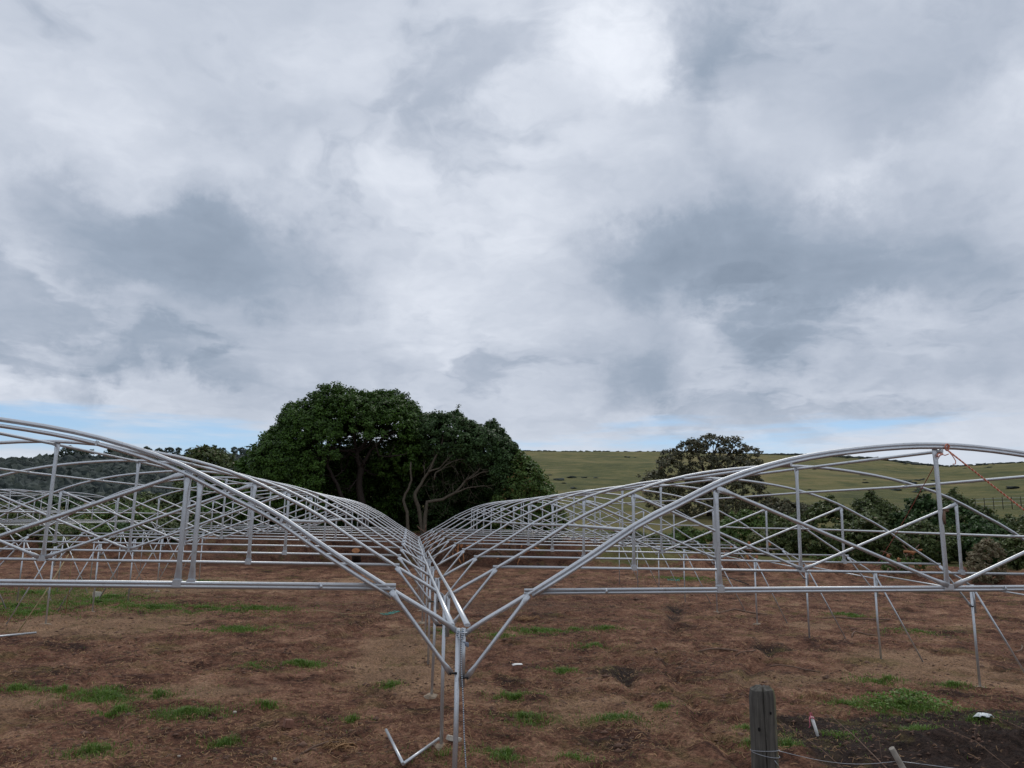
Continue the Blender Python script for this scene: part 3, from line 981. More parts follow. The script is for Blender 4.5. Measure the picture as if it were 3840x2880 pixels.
plant('bent_trunk_tree', 'lower tree right of the tall dome with two bent pale trunks', 'tree', lowL, LEAF_MID, 2900, 34, 0.29, 0.094, 'trees above the cut bank',
      low_trunk, BARK_PALE, low_keep, 0.3, lmp=.09,
      extra=[([(2.75, 47.2, 9.9, .38, .38, .9)], 26, 22, .2), ([(3.15, 47.3, 9.7, .25, .25, .7)], 14, 20, .18), ([(5.3, 46.9, 9.1, .42, .4, .85)], 26, 22, .2), ([(4.85, 47, 8.8, .3, .3, .6)], 14, 20, .2), ([(1.2, 47, 9.7, .8, .8, .7)], 30, 22, .25), ([(3, 51.5, 4.5, 4.8, 1.3, 3.6)], 700, 26, .4)])
plant('leaning_tree', 'slim tree with a bare pale stem between the dome and the bent trunks', 'tree', [(-0.6, 47.6, 7.2, 1.6, 1.8, 1.5), (-1.8, 48.6, 6.6, 1.5, 1.5, 1.4)], LEAF_BIG, 240, 26, 0.34, 0.12, 'trees above the cut bank',
      lambda b: tr(b, [(-0.36, 1.3), (-0.6, 3.2), (-0.88, 3.97), (-0.56, 4.77), (-0.38, 5.36), (-0.47, 6.6)], 45.4, .12, .05), BARK_PALE)
plant('bright_bush', 'bright green rounded bush at the right edge of the big trees', 'bush',
      [(7.3, 46, 5.0, 1.5, 2, 2.4), (8.5, 45.5, 3.7, 1.2, 1.6, 1.9), (6.8, 46, 3.5, 1.6, 1.6, 2.2), (9.4, 45, 2.6, .9, 1.2, 1.1)], LEAF_BRIGHT, 900, 26, 0.3, 0.105, 'bushes along the edge of the clearing')
# dark thicket that closes the view under the trees
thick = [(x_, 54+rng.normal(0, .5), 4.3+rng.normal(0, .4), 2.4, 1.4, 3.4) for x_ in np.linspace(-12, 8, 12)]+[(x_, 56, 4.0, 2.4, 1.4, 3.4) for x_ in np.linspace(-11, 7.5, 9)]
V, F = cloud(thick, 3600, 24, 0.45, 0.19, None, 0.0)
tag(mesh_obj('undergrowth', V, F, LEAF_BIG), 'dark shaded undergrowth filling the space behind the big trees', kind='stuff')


def auto_bush(x, y, top, wid, label, mat, size=.13, dens=1.0, name='bush', cat='bush', group='bushes along the edge of the clearing', depth=None, flat=False, crown='foliage'):
    g = hz(x, y)
    h = top-g
    dep = depth or wid*.8
    L = []
    for i in range(max(3, int(wid*1.3))):
        px = rng.uniform(-.36, .36)*wid
        hh = h*rng.uniform(.6, 1.0)*(1-abs(px)/wid*.5)
        if i == 0:
            px, hh = 0, h*.96
        rz = hh*.42 if flat else hh*.5
        L.append((x+px, y+rng.uniform(-.3, .3)*dep, g+hh-rz, max(.35, wid*rng.uniform(.2, .32)), max(.35, dep*rng.uniform(.22, .34)), rz))
    area = wid*h*2.6
    n = int(np.clip(area*11*dens/(size/.13)**1.6, 40, 2200))
    return plant(name, label, cat, L, mat, n, 22, size*2.4, size, group, crown=crown)


# --- gum tree in the middle distance, right
def px_dir(az_, tanel):
    return np.array((math.sin(az_), math.cos(az_), tanel))


gumx, gumy = 32.3, 74.0
gz = hz(gumx, gumy)


def gum_trunk(b):
    base = np.array((gumx, gumy, gz-.3))
    b.tube([base, base+(0.1, 0, 2), base+(-.1, 0, 4)], [.4, .33, .28], n=8)
    for (tx, tz) in ((-3.5, 7), (-1.5, 9.5), (1, 10.5), (3, 9.6), (4.4, 8), (-4.5, 5.5), (2.2, 6.5)):
        tp = base+np.array((tx, rng.normal(0, 1), tz*.84))
        mid = base+np.array((tx*.45, 0, 2.5+tz*.35))
        b.tube([base+(0, 0, 3), mid, tp], [.2, .13, .05], ref=(1, .2, 0), n=6)
        branches(b, mid, tp-mid, 1.6, .06, 1, .5, 4)


gl = []
for (gx_, gz_, rx_, rz_) in ((-1.6, 9.4, 1.8, 1.0), (0.6, 10.4, 1.4, .8), (2.4, 10.0, 1.5, .9), (3.9, 9.0, 1.3, .8), (4.9, 8.0, .8, .5), (-3.4, 8.6, 1.3, .9), (-3.9, 7.4, 1.5, .9), (-5.2, 5.7, 1.5, 1.3), (-3.0, 6.2, 2.0, 1.4), (0.2, 7.6, 2.4, 1.2), (2.6, 7.4, 2.3, 1.3), (-0.6, 5.2, 2.6, 1.6), (2.6, 5.0, 2.6, 1.6), (-4.6, 4.0, 2.0, 1.3), (4.6, 5.8, 1.5, 1.2), (0.5, 3, 4, 1.6), (5.3, 3.4, 1.6, 1.2), (-.2, 9.6, 1.0, .6), (1.5, 9.0, 1.4, .6)):
    gl.append((gumx+gx_*1.15, gumy+rng.normal(0, .8), 1.3+gz_, rx_*1.1, rx_, rz_))
plant('gum_tree', 'spreading olive-brown gum tree standing in front of the pasture hill', 'tree', gl, LEAF_GUM, 1150, 24, .40, .14, None, gum_trunk, BARK_DARK, None, .5)

# --- scrub on the right-hand side of the frames
RB = [(20.4, 50, 2.7, 3.4, LEAF_BRIGHT, .13, 'low bright green shrub in the gap left of the gum tree'),
      (16.6, 52, 2.5, 3.0, LEAF_SCRUB, .14, 'small dull green shrub just right of the bright rounded bush'),
      (25.7, 51, 4.2, 4.6, LEAF_BRIGHT, .14, 'dense mid-green bush directly below the right half of the gum tree'),
      (30.8, 56, 4.3, 5.0, LEAF_SCRUB, .15, 'dark bush behind the dense mid-green bush'),
      (24.8, 45.5, 2.7, 2.6, LEAF_OLIVE, .11, 'pale yellowish weedy shrub in front of the darker bushes'),
      (39.3, 70, 5.6, 6.0, LEAF_GUM, .2, 'olive-brown bush farther back, right of the gum tree'),
      (28.7, 44, 5.0, 4.6, LEAF_SCRUB, .14, 'leftmost of the tall dark scrub bushes on the right'),
      (32.8, 44, 5.5, 5.0, LEAF_SCRUB, .14, 'second tall dark scrub bush from the left on the right side'),
      (35.6, 42.5, 5.6, 4.6, LEAF_MID, .14, 'third tall dark scrub bush, behind the tall king post of the nearest arch'),
      (39.2, 44, 5.9, 4.4, LEAF_SCRUB, .14, 'tallest dark scrub bush at the right, beside the red rope'),
      (28.8, 39, 3.7, 4.0, LEAF_SCRUB, .13, 'lower dark bush in front of the two leftmost tall scrub bushes'),
      (31.4, 36.5, 3.3, 4.2, LEAF_SCRUB, .12, 'wide dark bush just left of the tall king post at ground level'),
      (35.2, 36.5, 3.7, 4.2, LEAF_MID, .12, 'dark bush just right of the tall king post'),
      (29.9, 30.6, 2.3, 2.7, LEAF_DRY, .09, 'pale dry straggly shrub at the right edge of the bare soil'),
      (34.0, 32.5, 2.9, 3.4, LEAF_SCRUB, .11, 'green bush behind the pale dry shrub at the right photo edge'),
      (27.4, 33.6, 1.0, 2.0, LEAF_BRIGHT, .10, 'small leafy green weed clump at the foot of the scrub'),
      (24.3, 36.8, 1.0, 1.9, LEAF_BRIGHT, .10, 'second small leafy weed clump, left of the rope in front of the scrub'),
      (21.2, 43.5, 1.6, 2.4, LEAF_SCRUB, .12, 'low rough bush at the far right corner of the cleared soil'),
      (20.8, 57, 1.9, 3.6, LEAF_SCRUB, .15, 'low dark bush on the pasture behind the bright green shrub'),
      (43.5, 42, 4.4, 5.0, LEAF_SCRUB, .14, 'dark bush cut off by the right photo edge')]
for (bx, by, top, wid, mt, sz, lab) in RB:
    auto_bush(bx, by, top*.93, wid*(.9 if mt is LEAF_DRY else 1.2), lab, mt, sz*.8, dens=.8 if mt is not LEAF_DRY else .45)
LBU = [(-17.0, 46.0, 2.5, 4.0, LEAF_SCRUB, .12, 'rough bush on the left bank, nearest the domed tree'),
       (-20.5, 46.5, 2.2, 4.4, LEAF_BRIGHT, .12, 'green bush on the left bank beside the rough one'),
       (-24.2, 46.0, 2.1, 4.6, LEAF_SCRUB, .12, 'dull bush in the middle of the left bank'),
       (-28.0, 47.5, 2.3, 5.0, LEAF_OLIVE, .13, 'yellowish bush at the left end of the bank'),
       (-15.0, 45.2, 1.9, 2.6, LEAF_MID, .11, 'small dark bush at the foot of the left bank'),
       (-22.4, 44.2, 1.5, 2.8, LEAF_OLIVE, .10, 'low pale weeds in front of the left bank'),
       (-32, 60, 3.4, 7, LEAF_SCRUB, .17, 'low olive bush at the left photo edge below the wooded hill'),
       (-33.5, 70, 4.4, 8, LEAF_MID, .2, 'green bush second from the left photo edge'),
       (-26.9, 64, 3.6, 6, LEAF_BRIGHT, .17, 'bright low bush behind the second frame'),
       (-28.2, 80, 5.3, 8, LEAF_SCRUB, .22, 'broad dull green bush at the foot of the wooded hill'),
       (-23.1, 75, 6.5, 6.5, LEAF_SCRUB, .2, 'tall rounded bush in front of the feathery tree'),
       (-18.6, 72, 7.2, 6, LEAF_MID, .2, 'dark bush between the feathery tree and the domed tree'),
       (-22.7, 60, 4.0, 5.5, LEAF_BRIGHT, .16, 'mid-green bush behind the left span, nearer than the tall rounded bush'),
       (-25, 54.5, 2.4, 5, LEAF_OLIVE, .14, 'yellow-green low scrub behind the left columns'),
       (-26.5, 50, 1.9, 4.5, LEAF_BRIGHT, .13, 'low green scrub nearest the left photo edge'),
       (-14.6, 58, 5.0, 5, LEAF_BIG, .16, 'dark green bush against the left skirt of the domed tree'),
       (-17.5, 54, 3.5, 4.5, LEAF_SCRUB, .15, 'bush of medium height left of the dark skirt bush'),
       (-13.3, 49.5, 2.9, 3.4, LEAF_SCRUB, .13, 'small bush at the left foot of the domed tree'),
       (-21.1, 51, 2.3, 4.5, LEAF_MID, .13, 'low dark scrub in the middle of the left background'),
       (-37, 64, 4.0, 7, LEAF_SCRUB, .2, 'bush mostly cut off by the left photo edge')]
for (bx, by, top, wid, mt, sz, lab) in LBU:
    auto_bush(bx, by, top, wid, lab, mt, sz, dens=1.0, group='bushes behind the left frames')
ft = [(-23.9, 85, 9.4, 2.2, 2, 1.2), (-22.6, 85, 8.8, 1.8, 2, 1.3), (-25.3, 85, 8.2, 1.6, 2, 1.3), (-23.6, 85, 6.6, 3.2, 2.4, 1.6), (-20.9, 84, 7.4, 2.2, 2, 1.6), (-19.3, 84, 6.8, 2, 2, 1.8), (-22, 84, 4.6, 4.2, 2.6, 2.4), (-26.2, 86, 6.6, 1.2, 1.2, .9)]
plant('feathery_tree', 'open-crowned green tree rising above the bushes left of the domed tree', 'tree', ft, LEAF_SCRUB, 620, 20, .45, .19, None, None, BARK_DARK, None, .5)

# --- wooded hill on the left: canopy as one mass, umbrella pines on its crest one by one
n = 8500
a_ = rng.uniform(-0.62, -0.16, n)
t_ = rng.uniform(0.25, 1.0, n)**0.8
Rr = np.interp(a_, RCREST[:, 0], RCREST[:, 1])
R_ = 62+(Rr-62)*t_
xx, yy = CAM[0]+np.sin(a_)*R_, CAM[1]+np.cos(a_)*R_
zz = height(xx, yy, False)
VV, FF, nn = [], [], 0
ico = bpy.data.meshes.new('tmp')
import bmesh
bm = bmesh.new()
bmesh.ops.create_icosphere(bm, subdivisions=2, radius=1)
bm.to_mesh(ico)
iv = np.array([v.co for v in ico.vertices])
itri = np.array([list(p_.vertices) for p_ in ico.polygons])
bm.free()
for i in range(n):
    s_ = rng.uniform(1.0, 2.9)*(0.55+0.45*R_[i]/600)*(1.35 if rng.random() < .12 else 1)
    w_ = iv*(1+0.42*rng.normal(0, 1, (len(iv), 1)))*np.array((s_, s_, s_*rng.uniform(.7, 1.15)))
    VV.append(w_+np.array((xx[i], yy[i], zz[i]+s_*.35)))
    FF.append(itri+i*len(iv))
forest_m, t, b_ = pmat('forest_canopy')
geo = t.new('ShaderNodeNewGeometry')
f = t.math('MULTIPLY_ADD', t.noise(geo.outputs['Position'], 0.35, 5, .7), .7, t.math('MULTIPLY', geo.outputs['Random Per Island'], .4))
t.put(b_.inputs['Base Color'], t.ramp(f, [(.3, (.016, .025, .025)), (.62, (.032, .046, .040)), (.85, (.065, .078, .060))]))  # slight blue tint in the canopy colour stands in for distance haze
b_.inputs['Roughness'].default_value = 0.9
tag(mesh_obj('forest', np.concatenate(VV), np.concatenate(FF), forest_m), 'dark woodland covering the hill on the left skyline', kind='stuff')
PINES = [(-0.545, 5), (-0.487, 4.5), (-0.447, 5), (-0.409, 8), (-0.395, 9), (-0.378, 7), (-0.352, 8), (-0.336, 8), (-0.318, 11), (-0.305, 10), (-0.290, 8), (-0.268, 9), (-0.236, 9), (-0.214, 7)]
ORD = ['leftmost', 'second', 'third', 'fourth', 'fifth', 'sixth', 'seventh', 'eighth', 'ninth', 'tenth', 'eleventh', 'twelfth', 'thirteenth', 'fourteenth']
for i, (a0, h) in enumerate(PINES):
    R0 = np.interp(a0, RCREST[:, 0], RCREST[:, 1])*.985
    px, py = CAM[0]+math.sin(a0)*R0, CAM[1]+math.cos(a0)*R0
    pz = hz(px, py)
    o = empty('umbrella_pine', (px, py, pz), label='%s flat-topped pine on the wooded hill crest, counted from the left photo edge' % ORD[i], cat='tree', group='pines along the wooded crest')
    h = h*.85+rng.uniform(.5, 3.0)
    lob = [(rng.normal(0, h*.26), rng.normal(0, h*.12), h*rng.uniform(.42, .86), h*rng.uniform(.16, .34), h*.27, h*rng.uniform(.10, .2)) for _ in range(7)]
    Vp, Fp = cloud(lob, 110, 8, h*.10, h*.065, None, .4)
    mesh_obj('crown', Vp, Fp, LEAF_FAR, o)
    b = MB().tube([(0, 0, -1), (0.1, 0, h*.4), (-.1, 0, h*.85)], [h*.035, h*.028, h*.018], n=6)
    b.build('trunk', BARK_DARK, o)
# --- scrub dots on the pasture and along the right skyline
n = 1300
a_ = rng.uniform(0.10, 0.80, n)
k_ = rng.random(n)
t_ = np.where(k_ < .8, rng.uniform(.94, 1.0, n), rng.uniform(.2, .95, n))
dens = fbm(a_*14, t_*6, 3, 77)
ok = (dens > .62) | (t_ > .96)
ok &= ~((t_ > .93) & (a_ > .17) & (a_ < .33) & (rng.random(n) < .8))
a_, t_ = a_[ok], t_[ok]
Rr = np.interp(a_, RCREST[:, 0], RCREST[:, 1])
R_ = 62+(Rr-62)*t_
xx, yy = CAM[0]+np.sin(a_)*R_, CAM[1]+np.cos(a_)*R_
zz = height(xx, yy, False)
VV, FF = [], []
for i in range(len(a_)):
    big_ = 1.0+1.2*(sstep(a_[i], .42, .5)*(1-sstep(a_[i], .6, .66)))*(t_[i] > .9)
    s_ = rng.uniform(.15, .55)*big_
    w_ = iv*(1+0.3*rng.normal(0, 1, (len(iv), 1)))*np.array((s_*1.9, s_*1.9, s_*.5))
    VV.append(w_+np.array((xx[i], yy[i], zz[i]+s_*.2)))
    FF.append(itri+i*len(iv))
tag(mesh_obj('hill_scrub', np.concatenate(VV), np.concatenate(FF), forest_m), 'dark low scrub dotted over the pasture hill', kind='stuff')

# --- field fence and a cow on the pasture
fx0, fy0, fx1, fy1 = 64.0, 79.5, 77.0, 76.0
fz = [hz(fx0+(fx1-fx0)*i/13, fy0+(fy1-fy0)*i/13) for i in range(14)]
fen = empty('wire_fence', (fx0, fy0, fz[0]), label='thin wire fence with dark posts across the pasture beyond the right scrub', cat='fence')
for i in range(14):
    q = np.array(((fx1-fx0)*i/13, (fy1-fy0)*i/13, fz[i]-fz[0]))
    MB().tube([q+(0, 0, -.3), q+(0, 0, 1.5)], .045, n=6).build('post', BARK_DARK, fen)
for hh in (.5, .95, 1.35):
    MB().tube([((fx1-fx0)*i/13, (fy1-fy0)*i/13, fz[i]-fz[0]+hh) for i in range(14)], .012, n=4).build('wire', STEEL, fen)

HIDE = simple('tan_hide', (.36, .27, .19), .9, var=.2, scale=4)
cg = hz(32.8, 98.5)
me = bpy.data.meshes.new('calf')
cv = [(0, 0, .78), (.45, 0, .80), (.62, 0, .98), (.80, 0, 1.02), (-.45, 0, .80), (.42, .13, .72), (.43, .14, .36), (.42, .14, 0), (.42, -.13, .72), (.43, -.14, .36), (.42, -.14, 0),
      (-.42, .13, .70), (-.50, .14, .36), (-.45, .14, 0), (-.42, -.13, .70), (-.50, -.14, .36), (-.45, -.14, 0), (-.58, 0, .78), (-.62, 0, .42), (.98, 0, .93)]
ce = [(0, 1), (1, 2), (2, 3), (3, 19), (0, 4), (1, 5), (5, 6), (6, 7), (1, 8), (8, 9), (9, 10), (4, 11), (11, 12), (12, 13), (4, 14), (14, 15), (15, 16), (4, 17), (17, 18)]
cr = [.25, .21, .13, .12, .22, .10, .055, .05, .10, .055, .05, .12, .06, .05, .12, .06, .05, .05, .03, .07]
me.from_pydata(cv, ce, [])
me.materials.append(HIDE)
co_ = link('calf', me)
co_.location = (32.8, 98.5, cg)
co_.rotation_euler = (0, 0, .5)
md = co_.modifiers.new('skin', 'SKIN')
md.use_smooth_shade = True
for v_, r_ in zip(me.skin_vertices[0].data, cr):
    v_.radius = (r_, r_)
me.skin_vertices[0].data[0].use_root = True
co_.modifiers.new('sub', 'SUBSURF').levels = 1
tag(co_, 'pale tan calf standing on the pasture left of the gum tree', 'calf')

# ------------------------------------------------------------------ ground cover and litter
PATCH = [(-5.1, 6.26, 0.62), (-3.55, 4.9, 0.5), (-6.78, 6.99, 0.34), (-2.73, 3.57, 0.28), (-2.48, 8.8, 0.45), (-0.69, 6.8, 0.22), (-4.13, 3.06, 0.34), (-2.5, 5.21, 0.2), (-1.18, 4.29, 0.11),
         (1.34, 5.76, 0.37), (1.23, 4.25, 0.36), (2.6, 4.26, 0.41), (3.95, 11.05, 0.46), (5.0, 14.02, 0.4), (3.01, 13.68, 0.8), (4.1, 14.03, 0.3), (0.81, 2.58, 0.37), (1.6, 2.38, 0.19), (-0.02, 2.64, 0.22),
         (4.28, 3.52, 0.18), (4.04, 2.84, 0.14), (7.4, 4.6, 0.75), (8.48, 6.93, 0.41), (5.05, 2.83, 0.43), (4.42, 2.66, 0.21), (6.37, 2.9, 0.3), (3.54, 4.97, 0.16), (2.59, 8.17, 0.29),
         (-14.38, 24.04, 1.7), (-11.43, 17.54, 1.2), (-11.04, 22.41, 1.2), (-8.47, 19.18, 1.1), (-6.74, 19.08, 1.4), (-5.05, 18.44, 1.0), (-9.59, 29.04, 0.95), (14.3, 33.13, 1.6), (-3.25, 8.68, 0.25), (-4.45, 6.28, 0.3), (-4.69, 13.98, 0.8),
         (-12.6, 19.5, 1.4), (-13.2, 27.0, 1.5), (7.9, 3.6, .3), (6.6, 4.9, .3), (9.4, 6.2, .3), (-10.5, 20.3, 1.3), (-5.9, 6.6, .3), (-4.6, 5.2, .3), (0.6, 13.4, .5), (1.9, 12.6, .4), (13.5, 13.0, .6), (14.0, 17, .6)]


def blades(x, y, h, wd, lean=0.5, curl=0.5):
    n = len(x)
    z = height(x, y)
    a = rng.uniform(0, 2*math.pi, n)
    dx, dy = np.cos(a), np.sin(a)
    b0 = np.stack([x, y, z-.01], -1)
    side = np.stack([-dy, dx, 0*dx], -1)*wd[:, None]
    l1 = np.stack([dx*h*lean*.35, dy*h*lean*.35, h*.6], -1)
    ln = lean*rng.uniform(.3, 1.5, n)
    l2 = np.stack([dx*h*ln, dy*h*ln, h*(1-.35*np.clip(ln, 0, 1.6))], -1)
    V = np.stack([b0-side, b0+side, b0+l1+side*.7, b0+l1-side*.7, b0+l2], 1)
    base = np.arange(n)*5
    Q = np.stack([base, base+1, base+2, base+3], -1)
    Tt = np.stack([base+3, base+2, base+4, base+4], -1)
    return V.reshape(-1, 3), Q, Tt[:, :3]


def blade_obj(name, x, y, h, wd, mat, label, lean=.5):
    V, Q, Tt = blades(x, y, h, wd, lean)
    F = [tuple(q) for q in Q.tolist()]+[tuple(q) for q in Tt.tolist()]
    return tag(mesh_obj(name, V, F, mat), label, kind='stuff')


gx, gy, gh = [], [], []
for (px, py, r_) in PATCH:
    r_ = r_*1.2
    nb = int(np.clip(3400*r_*r_*(1.3 if py < 9 else .6), 200, 3200))
    a = rng.uniform(0, 2*math.pi, nb)
    q = np.abs(rng.normal(0, .55, nb))*r_
    gx.append(px+np.cos(a)*q*1.15)
    gy.append(py+np.sin(a)*q*.95)
    gh.append(rng.uniform(.04, .125, nb)*(1.15-.4*np.clip(q/r_, 0, 1.5)))
gx, gy, gh = map(np.concatenate, (gx, gy, gh))
hx, hy = [], []
for (px, py, r_) in PATCH:       # thin yellowing fringe round each tuft
    nb = int(np.clip(2600*r_*r_, 260, 2200))
    a = rng.uniform(0, 2*math.pi, nb)
    q = np.abs(rng.normal(0, 1.0, nb))*(r_+.1)
    hx.append(px+np.cos(a)*q*1.5)
    hy.append(py+np.sin(a)*q*1.1)
hx, hy = np.concatenate(hx), np.concatenate(hy)
hm = rng.random(len(hx)) < .35
gx, gy, gh = np.concatenate([gx, hx[hm]]), np.concatenate([gy, hy[hm]]), np.concatenate([gh, rng.uniform(.03, .07, hm.sum())])
hx, hy = hx[~hm], hy[~hm]
ok = fbm(gx*3.1, gy*3.1, 3, 91) > .40
gx, gy, gh = gx[ok], gy[ok], gh[ok]
blade_obj('grass', gx, gy, gh, np.clip(.0035+.0003*gy, .0035, .012), GRASS, 'fresh green grass tufts scattered over the brown soil', .75)
# sparse olive and straw-coloured grass between the tufts
n = 70000
rad = 8+37*rng.random(n)**1.5
a = YAW+rng.uniform(-.66, .66, n)
sx_, sy_ = CAM[0]+np.sin(a)*rad, CAM[1]+np.cos(a)*rad
ok = (fbm(sx_*.8, sy_*.8, 4, 93)+.25*(fbm(sx_*4, sy_*4, 2, 95)-.5) > .52) & (sy_ < 42)
ok &= ~(((sx_-7.4)/2.2)**2+((sy_-2.4)/1.0)**2 < 1)
sx_, sy_ = np.concatenate([sx_[ok], hx]), np.concatenate([sy_[ok], hy])
blade_obj('dry_grass', sx_, sy_, rng.uniform(.02, .06, len(sx_)), np.clip(.0025+.00025*sy_, .0025, .01), DRYGRASS, 'thin dead grass and moss over the soil', 1.3)
# broad-leaved weed clump
wx, wy = 7.55+rng.normal(0, .34, 1100), 4.75+rng.normal(0, .22, 1100)
wz = height(wx, wy)+rng.uniform(.02, .24, 1100)*np.exp(-((wx-7.55)**2+(wy-4.75)**2)*2)
V, F = leaf_quads(np.stack([wx, wy, wz], -1), np.tile((0, -.25, 1.0), (1100, 1)), .026, .6, .55)
wd_ = empty('weed_clump', (7.55, 4.75, hz(7.55, 4.75)), label='largest leafy green weed clump, above the dark mud at lower right', cat='weed')
mesh_obj('leaves', V-np.array((7.55, 4.75, hz(7.55, 4.75))), F, GRASS, wd_)

# straw, roots and chips strewn on the soil
n = 44000
rad = 8+36*rng.random(n)**1.7
a = YAW+rng.uniform(-.66, .66, n)
lx, ly = CAM[0]+np.sin(a)*rad, CAM[1]+np.cos(a)*rad
ok = (ly < 42) & (fbm(lx*.6, ly*.6, 3, 101)+rng.random(n)*.35 > .52)
ok &= ~((lx > 4.9) & (ly < 3.9+.12*np.clip(lx-6, 0, 4)) & (rng.random(n) < .8))
lx, ly = lx[ok], ly[ok]
n = len(lx)
h0 = height(lx, ly)
L_ = rng.uniform(.03, .13, n)*(1+.012*ly)
a = rng.uniform(0, 2*math.pi, n)
c = rng.normal(0, 1.5, n)
V = []
wv = np.clip(.0020+.00024*ly, .0020, .009)*rng.uniform(.7, 1.6, n)
for s_ in (0, .5, 1.0):
    aa = a+c*(s_-.5)
    px, py = lx+np.cos(aa)*L_*(s_-.5), ly+np.sin(aa)*L_*(s_-.5)
    pz = height(px, py)+.012+(.02*rng.random(n) if s_ == .5 else 0)
    nx, ny = -np.sin(aa)*wv, np.cos(aa)*wv
    V += [np.stack([px-nx, py-ny, pz], -1), np.stack([px+nx, py+ny, pz+.003], -1)]
V = np.stack(V, 1).reshape(-1, 3)
bs = np.arange(n)*6
F = np.concatenate([np.stack([bs, bs+1, bs+3, bs+2], -1), np.stack([bs+2, bs+3, bs+5, bs+4], -1)])
tag(mesh_obj('litter', V, F, STRAW), 'straw and broken root fibres strewn over the soil', kind='stuff')
n = 22000
rad = 8+34*rng.random(n)**1.6
a = YAW+rng.uniform(-.66, .66, n)
cx_, cy_ = CAM[0]+np.sin(a)*rad, CAM[1]+np.cos(a)*rad
ok = (fbm(cx_*.9, cy_*.9, 3, 111) > .47)
cx_, cy_ = cx_[ok], cy_[ok]
n = len(cx_)
oct_ = np.array([(1, 0, 0), (0, 1, 0), (-1, 0, 0), (0, -1, 0), (0, 0, 1), (0, 0, -1)], float)
of = np.array([(0, 1, 4), (1, 2, 4), (2, 3, 4), (3, 0, 4), (1, 0, 5), (2, 1, 5), (3, 2, 5), (0, 3, 5)])
s_ = rng.uniform(.006, .03, n)*(1+.02*cy_)*np.where(rng.random(n) < .06, 2.0, 1)
V = oct_[None]*s_[:, None, None]*rng.uniform(.6, 1.4, (n, 6, 1))*np.array((1.3, 1, .6))
V = V+np.stack([cx_, cy_, height(cx_, cy_)], -1)[:, None, :]
F = (np.arange(n)[:, None, None]*6+of[None]).reshape(-1, 3)
tag(mesh_obj('clods', V.reshape(-1, 3), F, CLOD), 'small loose soil clods and chips', kind='stuff')


# ------------------------------------------------------------------ single things lying about
def ground_tube(name, pts, r, mat, label, cat, group=None, lift=None, jit=0.0, n=7):
    P = []
    for i, (px, py) in enumerate(pts):
        P.append((px, py, hz(px, py)+r*.6+(0 if lift is None else lift[i])))
    P = np.array(P)
    o = P[0].copy()
    R = r if np.isscalar(r) else r
    b = MB().tube(P-o, R, ref=(0, 0, 1), n=n)
    return tag(b.build(name, mat, None, loc=tuple(o)), label, cat, group)


pv = lambda px, py: (px, py)
ground_tube('steel_pipe', [(-.69, 3.47), (-.46, 2.11)], .019, STEEL, 'short steel pipe on the soil left of the second valley column, far end raised', 'pipe', 'loose steel pipes on the soil', [.10, .06])
ground_tube('steel_pipe', [(-.46, 2.11), (-.02, 3.12)], .019, STEEL, 'short steel pipe lying against the foot of the second valley column', 'pipe', 'loose steel pipes on the soil', [.06, .07])
ground_tube('steel_pipe', [(-10.6, 11.7), (-9.29, 13.24)], .026, STEEL, 'loose steel pipe lying on the soil at the far left', 'pipe', 'loose steel pipes on the soil', [.04, .04])
ground_tube('steel_pipe', [(15.6, 31.2), (16.3, 29.7)], .024, BLACKBOLT, 'dark short pipe lying beyond the right-hand columns', 'pipe', 'loose steel pipes on the soil', [.3, .02])
CANE = simple('pale_cane', (.42, .34, .18), .7, var=.3, scale=6)
zt = ZC+SX*-4.92+drift(2)
for (gx_, gy_, lab) in ((-9.79, 13.39, 'pale cane leaning from the left span down to the soil, nearer one'), (-10.1, 16.78, 'pale cane leaning from the left span down to the soil, farther and thinner one')):
    top = np.array((-9.02, 13.9 if gy_ < 15 else 14.1, 1.78))
    A_ = np.array((gx_, gy_, hz(gx_, gy_)-.05))
    mid = (A_+top)/2+np.array((.02, 0, -.03))
    rr0 = .017 if gy_ < 15 else .012
    tag(MB().tube(np.array([A_, mid, top])-A_, [rr0, rr0*.9, rr0*.6], n=7).build('cane', CANE, None, loc=tuple(A_)), lab, 'cane', 'canes at the left columns')


def rock(name, x, y, size, mat, label, cat, seed=1, rot=.3, lift=.3):
    g = np.random.default_rng(seed)
    bm = bmesh.new()
    bmesh.ops.create_cube(bm, size=1)
    bmesh.ops.bevel(bm, geom=bm.edges[:], offset=.07, segments=2, affect='EDGES')
    for v in bm.verts:
        v.co += Vector(g.normal(0, .022, 3))
        v.co = Vector((v.co.x*size[0], v.co.y*size[1], v.co.z*size[2]))
    me = bpy.data.meshes.new(name)
    bm.to_mesh(me)
    bm.free()
    me.materials.append(mat)
    o = link(name, me)
    o.location = (x, y, hz(x, y)+size[2]*lift)
    o.rotation_euler = (g.normal(0, .12), g.normal(0, .12), rot)
    return tag(o, label, cat)


BRICKM = simple('weathered_brick', (.25, .13, .09), .9, var=.35, scale=25, bump=.4)
CONC = simple('pale_concrete', (.50, .46, .39), .9, var=.2, scale=18, bump=.3)
WHITE = simple('white_paint', (.78, .77, .74), .6, var=.08, scale=10)
o = rock('brick', -2.02, 4.1, (.115, .10, .105), BRICKM, 'single reddish brown brick standing on the soil at lower left', 'brick', 3, .5, .42)
o = rock('concrete_block', -11.51, 22.83, (.27, .2, .24), CONC, 'pale concrete block on the grass near the far left columns', 'block', 5, .4, .45)
o = rock('broken_brick', 1.68, 8.03, (.19, .10, .09), BRICKM, 'broken brick with white painted top right of the valley columns', 'brick', 8, .1, .42)
b = MB().tube([(-.095, 0, .05), (-.03, .0, .06), (.04, 0, .056), (.095, 0, .052)], [(.012, .055)]*4, ref=(0, 1, 0), n=8)
b.build('painted_top', WHITE, o)
o = rock('flat_stone', .17, 3.03, (.17, .12, .06), CONC, 'flat pale stone at the foot of the second valley column', 'stone', 9, .2, .35)
